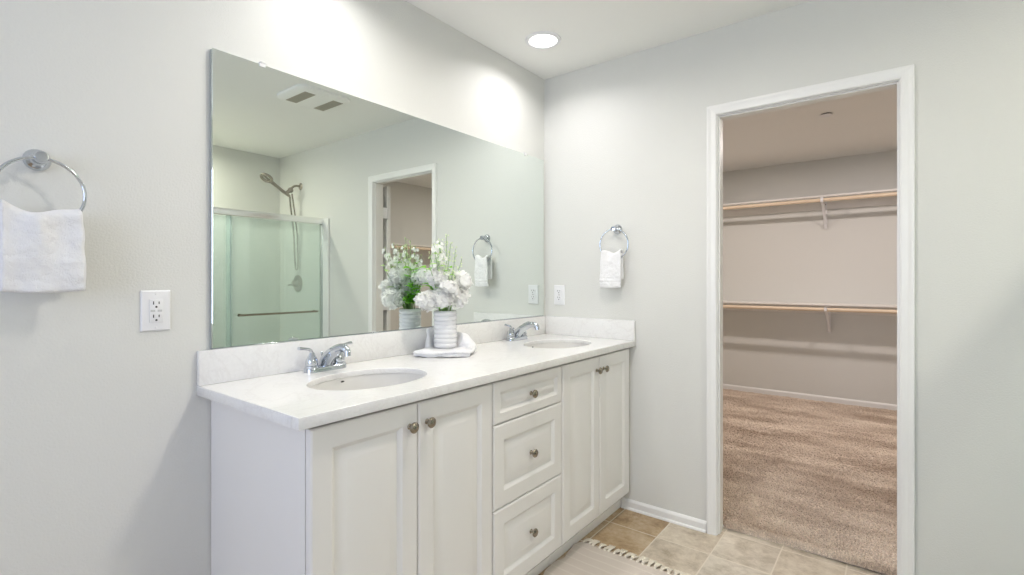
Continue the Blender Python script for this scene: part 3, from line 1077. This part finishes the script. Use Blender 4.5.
hanging_towel((-2.262, 0, 1.535), 0, 'thick white terry hand towel on the ring left of the mirror', 0.152, -0.150, -0.330, -0.310, 3.1, 0.020, dx=0.003, gather=0.97)
hanging_towel((0, -0.486, 1.515), -PI / 2, 'small white hand towel with a woven band, on the ring by the closet door', 0.122, -0.143, -0.322, -0.275, 1.2, 0.014, 0.012, True, dx=-0.008, gather=0.92, skew=-0.02)

# ------------------------------------------------------------------ vase, towel beneath it, flowers
VX, VY = -0.970, -0.130
AX_R = Vector((0.6115, -0.7912, 0)); AX_F = Vector((0.7912, 0.6115, 0))     # along / away across the bouquet
# folded towel: pad + rolled hump fused to one skin
bm = bmesh.new()
def P3(r, f, z):
    v = Vector((VX, VY, 0)) + AX_R * r - AX_F * f
    return Vector((v.x, v.y, CH + z))
rotp = Matrix.Rotation(math.atan2(AX_R.y, AX_R.x), 3, 'Z')
PADC = P3(0.002, 0.040, 0.0145)
ellipsoid(bm, PADC, 0.128, 0.082, 0.0150, rotp, 24, 12)
ellipsoid(bm, P3(0.03, 0.05, 0.014), 0.098, 0.07, 0.016, rotp, 20, 12)
tube(bm, smooth_path([P3(-0.120, 0.085, 0.013), P3(-0.075, 0.108, 0.019), P3(0.0, 0.110, 0.015), P3(0.06, 0.108, 0.018), P3(0.115, 0.090, 0.013)]), [0.012, 0.018, 0.014, 0.017, 0.012], 14)
# hump on the right, behind the vase
tube(bm, smooth_path([P3(-0.010, -0.062, 0.050), P3(0.04, -0.050, 0.056), P3(0.080, -0.038, 0.050), P3(0.112, -0.008, 0.028), P3(0.112, 0.03, 0.016)]), [0.030, 0.034, 0.034, 0.026, 0.015], 16)
tube(bm, smooth_path([P3(0.02, -0.05, 0.02), P3(0.07, -0.035, 0.02), P3(0.12, -0.01, 0.018)]), 0.024, 14)
# upright fold on the left, leaning on the backsplash
tube(bm, [P3(-0.058, -0.010, 0.010), P3(-0.062, -0.022, 0.05), P3(-0.060, -0.034, 0.086)], [0.040, 0.034, 0.030], 16, flat=(1.0, 0.8))
tube(bm, smooth_path([P3(-0.085, -0.022, 0.095), P3(-0.06, -0.040, 0.097), P3(-0.02, -0.058, 0.09), P3(0.0, -0.065, 0.06)]), [0.011, 0.013, 0.016, 0.02], 14)
me = remesh_fuse(bm, 0.004, 6)
for v in me.vertices:
    n_ = noise.noise(v.co * 22) * 0.006 + noise.noise(v.co * 55) * 0.002
    v.co += v.normal * n_
    dxy = v.co - Vector((VX, VY, CH))
    ff = -(dxy.x * AX_F.x + dxy.y * AX_F.y)
    if ff > 0.07:
        v.co += AX_F * (0.010 * math.exp(-((dxy.z - 0.012 - 0.004 * math.sin(dxy.dot(AX_R) * 30)) / 0.0035) ** 2))
    v.co.y = min(v.co.y, -0.0225)
    v.co.z = max(v.co.z, CH + 0.0006)
    # flattened under the vase foot
    d = math.hypot(v.co.x - VX, v.co.y - VY)
    if d < 0.055:
        v.co.z = min(v.co.z, CH + 0.0262)
    elif d < 0.075 and v.co.z > CH + 0.0262:
        k = (d - 0.055) / 0.02
        v.co.z = CH + 0.0262 + (v.co.z - CH - 0.0262) * k
o = link_mesh('washcloth', me, M['towel'], None, True, 180)
tag(o, 'crumpled folded white towel under the ribbed vase on the countertop', 'towel')

VZ = CH + 0.0268
prof = [(0.0, 0.0), (0.040, 0.0)]
NR, H = 8, 0.163
for k in range(NR * 6 + 1):
    u = k / (NR * 6)
    prof.append((0.0462 + 0.0045 * abs(math.sin(PI * NR * u)) ** 0.7 + 0.001 * u, 0.003 + (H - 0.004) * u))
prof += [(0.0465, H), (0.0435, H - 0.003), (0.0425, 0.02), (0.030, 0.008), (0.0, 0.008)]
bm = bmesh.new(); lathe(bm, prof, 56)
o = obj('vase', bm, M['vase'], None, True, 60, loc=(VX, VY, VZ))
tag(o, 'white ribbed ceramic vase holding the flowers, on the folded towel', 'vase')

rnd = random.Random(11)
def petal(t, c, n, up, L, Wd, cup=0.25):
    """one cupped petal in bmesh t from centre c along up, face normal n"""
    s = n.cross(up).normalized()
    a = t.verts.new(c)
    l1 = t.verts.new(c + up * L * 0.45 + s * Wd * 0.5 + n * cup * L * 0.25)
    r1 = t.verts.new(c + up * L * 0.45 - s * Wd * 0.5 + n * cup * L * 0.25)
    l2 = t.verts.new(c + up * L * 0.85 + s * Wd * 0.42 + n * cup * L * 0.5)
    r2 = t.verts.new(c + up * L * 0.85 - s * Wd * 0.42 + n * cup * L * 0.5)
    e = t.verts.new(c + up * L + n * cup * L * 0.7)
    t.faces.new((a, l1, r1)); t.faces.new((l1, l2, r2, r1)); t.faces.new((l2, e, r2))
def floret(t, c, n, size, k=5, ph=0.0, cup=0.25):
    n = n.normalized()
    u = n.orthogonal().normalized()
    v = n.cross(u)
    for i in range(k):
        a = ph + 2 * PI * i / k
        petal(t, c, n, u * math.cos(a) + v * math.sin(a), size, size * 0.85, cup)
def leaf_blade(t, a, b, wd, nrm, curl=0.15):
    a, b = Vector(a), Vector(b)
    d = b - a; L = d.length; dn = d.normalized()
    s = dn.cross(Vector(nrm)).normalized(); n = s.cross(dn)
    prev = None
    for i in range(8):
        u = i / 7
        wv = wd * math.sin(PI * min(1, u ** 0.8)) * 0.5 + 0.0004
        c = a + d * u - n * (curl * L * u * u)
        row = [t.verts.new(c + s * wv + n * wv * 0.35), t.verts.new(c), t.verts.new(c - s * wv + n * wv * 0.35)]
        if prev:
            t.faces.new((prev[0], prev[1], row[1], row[0])); t.faces.new((prev[1], prev[2], row[2], row[1]))
        prev = row
def vase_root(tip):
    a = math.atan2(tip.y - VY, tip.x - VX); d = min(0.028, math.hypot(tip.x - VX, tip.y - VY) * 0.35)
    return Vector((VX + d * math.cos(a), VY + d * math.sin(a), VZ + 0.03)), Vector((VX + d * math.cos(a), VY + d * math.sin(a), VZ + H + 0.003))
def bloom(r, f, z, R, label, petals=5):
    c = P3(r, f, 0); c.z = z
    a, m_ = vase_root(c)
    T = thing('white_flower', label, 'flower', a, 0, 'white flowers in the vase')
    bm = bmesh.new(); tube(bm, smooth_path([Vector((0, 0, 0)), m_ - a, (m_ * 0.35 + c * 0.65) - a, c - a], 4), 0.0022, 7); obj('stem', bm, M['stem'], T)
    bm = bmesh.new()
    nf = int(58 * (R / 0.04) ** 1.6)
    for i in range(nf):
        ph = math.acos(1 - 2 * (i + 0.5) / nf); th = PI * (1 + 5 ** 0.5) * i
        d = Vector((math.sin(ph) * math.cos(th), math.sin(ph) * math.sin(th), math.cos(ph)))
        d = (d + Vector((rnd.uniform(-.2, .2), rnd.uniform(-.2, .2), rnd.uniform(-.2, .2)))).normalized()
        rr = R * rnd.uniform(0.70, 1.22)
        floret(bm, c - a + Vector((d.x, d.y, d.z * 0.82)) * rr * 0.86, (d + Vector((rnd.uniform(-.5, .5), rnd.uniform(-.5, .5), rnd.uniform(-.5, .5)))), R * rnd.uniform(0.36, 0.54), petals, rnd.uniform(0, 6), 0.5)
    ellipsoid(bm, c - a, R * 0.72, R * 0.72, R * 0.6, None, 12, 8)
    obj('flower_head', bm, M['petal'], T, True, 60)
    for s in (-1, 1):
        bm = bmesh.new()
        p = m_ * 0.5 + c * 0.5 - a
        q = p + AX_R * s * 0.036 + Vector((0, 0, rnd.uniform(-0.01, 0.02))) - AX_F * rnd.uniform(-0.03, 0.03)
        leaf_blade(bm, p, q, 0.026, (0, 0, 1))
        obj('leaf', bm, M['leaf'], T)
bloom(-0.088, -0.036, 1.250, 0.034, 'round white bloom at the far left of the bouquet, beside its reflection')
bloom(-0.068, 0.078, 1.150, 0.043, 'round white bloom drooping over the left of the vase rim')
bloom(-0.030, 0.055, 1.250, 0.044, 'large white bloom at the centre of the bouquet, above the rim blooms')
bloom(0.000, 0.080, 1.160, 0.045, 'white bloom at the front centre, just over the vase rim')
bloom(0.066, 0.010, 1.228, 0.046, 'tall white bloom on the right side of the bouquet')
bloom(0.062, 0.040, 1.162, 0.043, 'white bloom low on the right with pointed petals beside the vase rim', 4)
bloom(-0.040, -0.055, 1.262, 0.036, 'white bloom at the back, seen best in the mirror above the reflected vase')
bloom(0.030, 0.100, 1.205, 0.036, 'small white bloom leaning forward between the centre and right blooms')

def spike(r, f, z, r0, label, n=22, size=0.010, white_from=0.25, spread=0.014):
    tip = P3(r, f, 0); tip.z = z
    base = P3(r0, f * 0.4, 0)
    a, m_ = vase_root(base)
    T = thing('flower_spike', label, 'flower', a, 0, 'flower spikes in the vase')
    path = smooth_path([Vector((0, 0, 0)), m_ - a, (m_ * 0.5 + tip * 0.5) - a + AX_R * rnd.uniform(-.008, .008), tip - a], 8)
    bm = bmesh.new(); tube(bm, path, [0.0022, 0.0018, 0.0008], 6); obj('stem', bm, M['stem'], T)
    k0 = int(len(path) * 0.48)
    for i in range(n):
        u = i / (n - 1)
        p = path[min(len(path) - 1, k0 + int(u * (len(path) - 1 - k0)))]
        th = i * 2.4
        d = Vector((math.cos(th), math.sin(th), 0.35)).normalized()
        rr = spread * (1 - 0.72 * u) * rnd.uniform(0.7, 1.15) + 0.002
        q = p + d * rr + Vector((rnd.uniform(-.003, .003), rnd.uniform(-.003, .003), rnd.uniform(-0.007, 0.007)))
        if u < 1 - white_from and rnd.random() < 0.8:
            bm = bmesh.new(); floret(bm, q, d, size * (1.15 - 0.55 * u), 5, rnd.uniform(0, 6), 0.3); obj('floret', bm, M['petal'], T, True, 60)
        else:
            bm = bmesh.new(); ellipsoid(bm, q, 0.0038 * (1.2 - 0.5 * u), 0.0038 * (1.2 - 0.5 * u), 0.0052 * (1.2 - 0.5 * u), None, 6, 5); obj('bud', bm, M['bud'], T)
    for s in range(3):
        bm = bmesh.new()
        p = path[k0 - 2 + s * 2]
        q = p + (AX_R * rnd.uniform(-1, 1) - AX_F * rnd.uniform(-1, 1)).normalized() * 0.028 + Vector((0, 0, 0.012))
        leaf_blade(bm, p, q, 0.013, (0, 0, 1))
        obj('leaf', bm, M['leaf2'], T)
spike(0.008, 0.02, 1.435, 0.0, 'tallest thin green and white flower spike at the top of the bouquet', 26, white_from=0.45)
spike(0.028, 0.03, 1.400, 0.01, 'thin arching flower spike right of the tallest one', 22, white_from=0.55)
spike(-0.048, 0.02, 1.395, -0.02, 'thin upright flower spike left of the tallest one', 24, white_from=0.5)
spike(-0.020, 0.05, 1.385, -0.01, 'short full spike of white florets in front of the tallest one', 26, size=0.013)
spike(0.075, 0.02, 1.330, 0.03, 'pale green spike rising on the right edge of the bouquet', 18, white_from=0.8)
spike(0.045, 0.095, 1.275, 0.02, 'green budded spike in front of the right-hand bloom', 20, white_from=0.7)
spike(0.012, 0.090, 1.300, 0.0, 'dark-stemmed budded spike in front of the central bloom', 18, white_from=0.7)
spike(-0.030, 0.000, 1.420, -0.01, 'slender green spike close behind the tallest one', 24, white_from=0.6)
spike(0.048, 0.030, 1.372, 0.02, 'slender leaning spike between the arching one and the right-hand bloom', 22, white_from=0.5)
spike(-0.068, 0.010, 1.350, -0.03, 'short white-flowered spike at the left of the thin spikes', 26, size=0.012, white_from=0.3)
for (r, f, z, lab) in ((-0.03, 0.115, 1.375, 'star-flowered white spray leaning left, seen best in the mirror'),
                       (-0.015, 0.075, 1.400, 'star-flowered white spray at the top of the reflected bouquet'),
                       (-0.03, 0.030, 1.385, 'star-flowered white spray behind the thin spikes'),
                       (-0.05, -0.020, 1.390, 'star-flowered white spray at the right of the reflected bouquet'),
                       (-0.02, 0.065, 1.340, 'short star-flowered white spray above the central bloom'),
                       (-0.04, -0.045, 1.350, 'short star-flowered white spray at the back, nearest the mirror')):
    spike(r, f, z, r * 0.4, lab, 40, size=0.0135, white_from=0.0, spread=0.034)

def sprig(r, f, z, label, n=6, L=0.045, wd=0.030, m='leaf'):
    tip = P3(r, f, 0); tip.z = z
    a, m_ = vase_root(tip)
    T = thing('leafy_sprig', label, 'leaf sprig', a, 0, 'leafy sprigs in the vase')
    path = smooth_path([Vector((0, 0, 0)), m_ - a, (m_ * 0.5 + tip * 0.5) - a, tip - a], 6)
    bm = bmesh.new(); tube(bm, path, [0.002, 0.001], 6); obj('stem', bm, M['stem'], T)
    for i in range(n):
        u = 0.45 + 0.55 * i / (n - 1)
        p = path[min(len(path) - 1, int(u * (len(path) - 1)))]
        th = i * 2.2 + rnd.uniform(-.3, .3)
        d = Vector((math.cos(th), math.sin(th), rnd.uniform(0.1, 0.6))).normalized()
        bm = bmesh.new(); leaf_blade(bm, p, p + d * L * rnd.uniform(.8, 1.1), wd, (rnd.uniform(-.3, .3), rnd.uniform(-.3, .3), 1), 0.2)
        obj('leaf', bm, M[m], T)
sprig(-0.066, -0.005, 1.225, 'broad-leaved green sprig facing the mirror, low at the back left', 10, 0.052, 0.036)
sprig(-0.058, -0.032, 1.180, 'broad-leaved green sprig facing the mirror, close over the vase rim', 9, 0.050, 0.034)
sprig(-0.010, 0.050, 1.310, 'green leafy sprig standing above the central blooms', 8, 0.040, 0.028)
sprig(-0.045, -0.030, 1.310, 'green leafy sprig at the back, between reflected bloom and spray', 9, 0.050, 0.034)
sprig(-0.050, 0.120, 1.300, 'pale leafy sprig leaning out at the left of the reflected bouquet', 6, 0.035, 0.018, 'leaf2')
sprig(-0.005, 0.085, 1.115, 'small dark leaves just over the vase rim at the front', 5, 0.024, 0.016)
sprig(-0.085, 0.000, 1.290, 'green leafy sprig leaning left in the mirror, over the far left bloom', 8, 0.048, 0.032)
sprig(-0.020, 0.095, 1.345, 'pale green leafy sprig among the star-flowered sprays', 8, 0.034, 0.020, 'leaf2')
sprig(-0.062, 0.018, 1.160, 'short broad green sprig at the vase rim, facing the mirror', 9, 0.050, 0.034)
sprig(0.050, 0.055, 1.255, 'green leaves between the two right-hand blooms', 5, 0.030, 0.020)
sprig(0.018, 0.04, 1.290, 'rounded green leaf beside the tallest spike', 4, 0.028, 0.026)

# ------------------------------------------------------------------ rug
R0 = thing('rug', 'beige woven cotton rug with knotted fringe, along the vanity toe kick', 'rug', (0, 0, 0))
RXE, RYA, RYB = -0.468, -0.524, -1.16
bm = bmesh.new()
nx, ny = 60, 46
grid = {}
for top in (0, 1):
    for i in range(nx + 1):
        for j in range(ny + 1):
            x = RXE - 1.05 * i / nx
            wob = 0.008 * math.sin(x * 33) + 0.004 * math.sin(x * 71)
            y = RYA + (RYB - RYA) * j / ny + wob * max(0, 1 - j / 8) + 0.004 * noise.noise(Vector((x * 6, j, 0)))
            zz = 0.008 * (1 if top else 0) + 0.0008 + (0.0025 * noise.noise(Vector((x * 9, y * 9, 2))) + (0.004 * max(0, math.sin(x * 33 + 0.6)) * max(0, 1 - j / 6))) * 1.0
            grid[top, i, j] = bm.verts.new((x, y, max(zz, 0.0006 + 0.005 * top)))
for i in range(nx):
    for j in range(ny):
        for top in (0, 1):
            bm.faces.new((grid[top, i, j], grid[top, i + 1, j], grid[top, i + 1, j + 1], grid[top, i, j + 1]))
for i in range(nx):
    for j in (0, ny):
        bm.faces.new((grid[0, i, j], grid[0, i + 1, j], grid[1, i + 1, j], grid[1, i, j]))
for j in range(ny):
    for i in (0, nx):
        bm.faces.new((grid[0, i, j], grid[0, i, j + 1], grid[1, i, j + 1], grid[1, i, j]))
obj('mat', bm, M['rug'], R0)
rt_ = random.Random(4)
for k in range(24):
    y = RYA - 0.012 - k * 0.0268 + rt_.uniform(-.005, .005)
    bm = bmesh.new()
    dy = rt_.uniform(-.016, .016)
    L = rt_.uniform(.046, .068)
    x0 = RXE - 0.002
    ellipsoid(bm, (x0 + 0.008, y, 0.0095), 0.0085, 0.0068, 0.0078, None, 10, 8)
    for s in range(5):
        e = (s - 2) * 0.0035
        pts = smooth_path([(x0 - 0.004, y + e * 0.6, 0.007), (x0 + 0.008, y + e * 0.4, 0.011), (x0 + L * 0.6, y + e * 1.3 + dy * 0.5, 0.0085), (x0 + L, y + e * 1.9 + dy, 0.0040)], 3)
        tube(bm, pts, [0.0026, 0.0036, 0.0034, 0.0018], 6)
    obj('tassel', bm, M['fringe'], R0)

# ------------------------------------------------------------------ closet: carpet, shelves, rods, sprinkler
def carpet():
    rc = random.Random(2)
    vs, fs = [], []
    def add_sheet():
        n0 = len(vs)
        xs = [0.088 + (XC - 0.014 - 0.088) * (i / 120) for i in range(121)]
        ys = [-3.22 + (0.59 + 3.22) * (j / 120) for j in range(121)]
        for x in xs:
            for y in ys:
                xx = x
                if x < 0.125:
                    yy = min(max(y, DY1 + 0.003), DY0 - 0.003)
                else:
                    yy = y
                vs.append((xx, yy, 0.010))
        for i in range(120):
            for j in range(120):
                a = n0 + i * 121 + j
                fs.append((a, a + 1, a + 122, a + 121))
    # base: a thin backing in two boxes
    for (x0, x1, y0, y1) in ((0.092, 0.1215, DY1 + 0.003, DY0 - 0.003), (0.1215, XC - 0.014, -3.22, 0.59)):
        n0 = len(vs)
        vs.extend([(x0, y0, 0.001), (x1, y0, 0.001), (x1, y1, 0.001), (x0, y1, 0.001), (x0, y0, 0.010), (x1, y0, 0.010), (x1, y1, 0.010), (x0, y1, 0.010)])
        fs.extend([tuple(n0 + q for q in f) for f in ((3, 2, 1, 0), (4, 5, 6, 7), (0, 1, 5, 4), (1, 2, 6, 5), (2, 3, 7, 6), (3, 0, 4, 7))])
    def tuft(x, y, h, r):
        a0 = rc.uniform(0, 6.28)
        lx, ly = rc.uniform(-.006, .006), rc.uniform(-.006, .006)
        n0 = len(vs)
        for k in range(4):
            a = a0 + k * 1.571
            vs.append((x + r * math.cos(a), y + r * math.sin(a), 0.009))
        for k in range(4):
            a = a0 + k * 1.571 + 0.6
            vs.append((x + lx + r * 0.8 * math.cos(a), y + ly + r * 0.8 * math.sin(a), 0.009 + h * 0.75))
        vs.append((x + lx * 1.5, y + ly * 1.5, 0.009 + h))
        for k in range(4):
            l = (k + 1) % 4
            fs.append((n0 + k, n0 + l, n0 + 4 + l, n0 + 4 + k))
            fs.append((n0 + 4 + k, n0 + 4 + l, n0 + 8))
    # visible wedge only gets fine pile; the rest coarser
    x = 0.096
    while x < XC - 0.02:
        near = x < 1.3
        st = 0.0105 if near else 0.0165
        if x < 0.128: y, ye = DY1 + 0.008, DY0 - 0.008
        else:
            # sight-line wedge through the doorway, with a margin
            ye = min(0.58, DY0 + 0.35 * x + 0.25); y = -2.5 if x > 0.3 else -2.0
        while y < ye:
            px, py = x + rc.uniform(-.35, .35) * st, y + rc.uniform(-.35, .35) * st
            if 0.09 < px < 0.128: py = min(max(py, DY1 + 0.006), DY0 - 0.006)
            hv = noise.noise(Vector((px * 3, py * 3, 0))) * 0.004 + noise.noise(Vector((px * 17, py * 17, 1))) * 0.0035
            tuft(max(px, 0.094), py, (0.0105 + hv + rc.uniform(-.0035, .0035)), st * rc.uniform(.48, .68))
            y += st
        x += st
    # rolled edge at the threshold
    y = DY1 + 0.008
    while y < DY0 - 0.008:
        for q in range(6):
            tuft(0.100 + rc.uniform(-.014, .014) + 0.006 * math.sin(y * 9), y + rc.uniform(-.004, .004), 0.020 + rc.uniform(-.006, .006), 0.0045)
        y += 0.006
    me = bpy.data.meshes.new('carpet')
    me.from_pydata(vs, [], fs)
    me.update()
    o = link_mesh('carpet', me, M['carpet'], None, False)
    o['kind'] = 'stuff'
    tag(o, 'brown cut-pile carpet covering the closet floor past the doorway', 'carpet')
carpet()

def shelf_unit(z, label, x_f, y0, y1, axis='x'):
    T = thing('closet_shelf', label, 'shelf', (0, 0, z), 0, 'closet shelves')
    bm = bmesh.new()
    if axis == 'x':
        box(bm, (x_f, y0, -0.017), (XC - 0.002, y1, 0.0), 0.0015); obj('board', bm, M['shelf'], T)
        bm = bmesh.new(); box(bm, (XC - 0.020, y0, -0.107), (XC - 0.001, y1, -0.0175), 0.001); obj('cleat', bm, M['shelf'], T)
    else:
        box(bm, (y0, -3.228, -0.017), (y1, -2.93, 0.0), 0.0015); obj('board', bm, M['shelf'], T)
        bm = bmesh.new(); box(bm, (y0, -3.229, -0.107), (y1, -3.21, -0.0175), 0.001); obj('cleat', bm, M['shelf'], T)
    return T
XS, XR = XC - 0.295, XC - 0.328
def bracket(z, y, label):
    T = thing('shelf_bracket', label, 'bracket', (XC, y, z), 0, 'shelf and rod brackets')
    bm = bmesh.new()
    t = 0.0125
    box(bm, (-0.026, -t, -0.30), (-0.0205, t, -0.018))
    box(bm, (-0.29, -t, -0.0225), (-0.0262, t, -0.0178))
    # diagonal web and hook, thin plates
    pts = smooth_path([(-0.028, 0, -0.29), (-0.10, 0, -0.21), (-0.20, 0, -0.125), (-0.295, 0, -0.078)], 5)
    tube(bm, pts, 0.012, 8, flat=(0.30, 1.0))
    pts = smooth_path([(-0.27, 0, -0.022), (-0.292, 0, -0.068), (-0.312, 0, -0.077), (-0.332, 0, -0.0765), (-0.349, 0, -0.068), (-0.354, 0, -0.050), (-0.354, 0, -0.030)], 5)
    tube(bm, pts, 0.012, 8, flat=(0.26, 1.0), up=(0, 0, 1))
    obj('bracket_body', bm, M['plastic'], T)
    for zz in (-0.06, -0.26):
        bm = bmesh.new(); lathe(bm, [(0, 0), (0.0045, 0), (0.003, 0.0018), (0, 0.002)], 12, align((-0.026, 0, zz), (-1, 0, 0))); obj('screw', bm, M['nickel'], T)
    return T
def rod(a, b, label):
    bm = bmesh.new(); cyl(bm, a, b, 0.0170, 24)
    tag(obj('closet_rod', bm, M['wood']), label, 'closet rod', 'wooden closet rods')
for z, nm in ((2.053, 'upper'), (1.008, 'lower')):
    shelf_unit(z, nm + ' white shelf on the closet back wall', XS, -2.62, 0.59)
    rod((XR, -2.615, z - 0.052), (XR, 0.585, z - 0.052), 'wooden hanging rod along the front of the %s closet shelf' % nm)
bracket(2.053, -1.135, 'white bracket under the upper closet shelf, holding its rod')
bracket(1.008, -1.165, 'white bracket under the lower closet shelf, holding its rod')
shelf_unit(1.665, 'shelf on the closet right-hand wall, seen only in the mirror', 0, 0.9, XS - 0.15, 'y')
rod((0.905, -2.905, 1.62), (XS - 0.155, -2.905, 1.62), 'wooden rod under the right-hand closet shelf, seen only in the mirror')
Sp = thing('sprinkler_cover', 'small round white sprinkler cover on the closet ceiling', 'sprinkler', (1.786, -1.287, CEIL))
bm = bmesh.new(); lathe(bm, [(0.0, 0.0), (0.030, 0.0), (0.030, -0.008), (0.0, -0.008)], 28); obj('cup', bm, M['black'], Sp)
bm = bmesh.new(); lathe(bm, [(0.0, -0.008), (0.041, -0.008), (0.042, -0.010), (0.041, -0.012), (0.0, -0.012)], 32); obj('cover_plate', bm, M['plastic'], Sp)
for nm, lx, ly in CLOSET_LAMPS:
    t = thing('closet_ceiling_light', 'small round ceiling lamp inside the closet, hidden above the doorway', 'ceiling light', (2.0, ly, CEIL), 0, 'closet ceiling lamps')
    bm = bmesh.new(); lathe(bm, [(0.062, 0), (0.062, -0.02), (0.066, -0.022), (0.072, -0.016), (0.072, 0)], 32, close=False); obj('trim_ring', bm, M['plastic'], t)
    bm = bmesh.new(); lathe(bm, [(0, -0.012), (0.0615, -0.012), (0.0615, -0.006), (0, -0.006)], 32); obj('lens', bm, M['lens'], t)
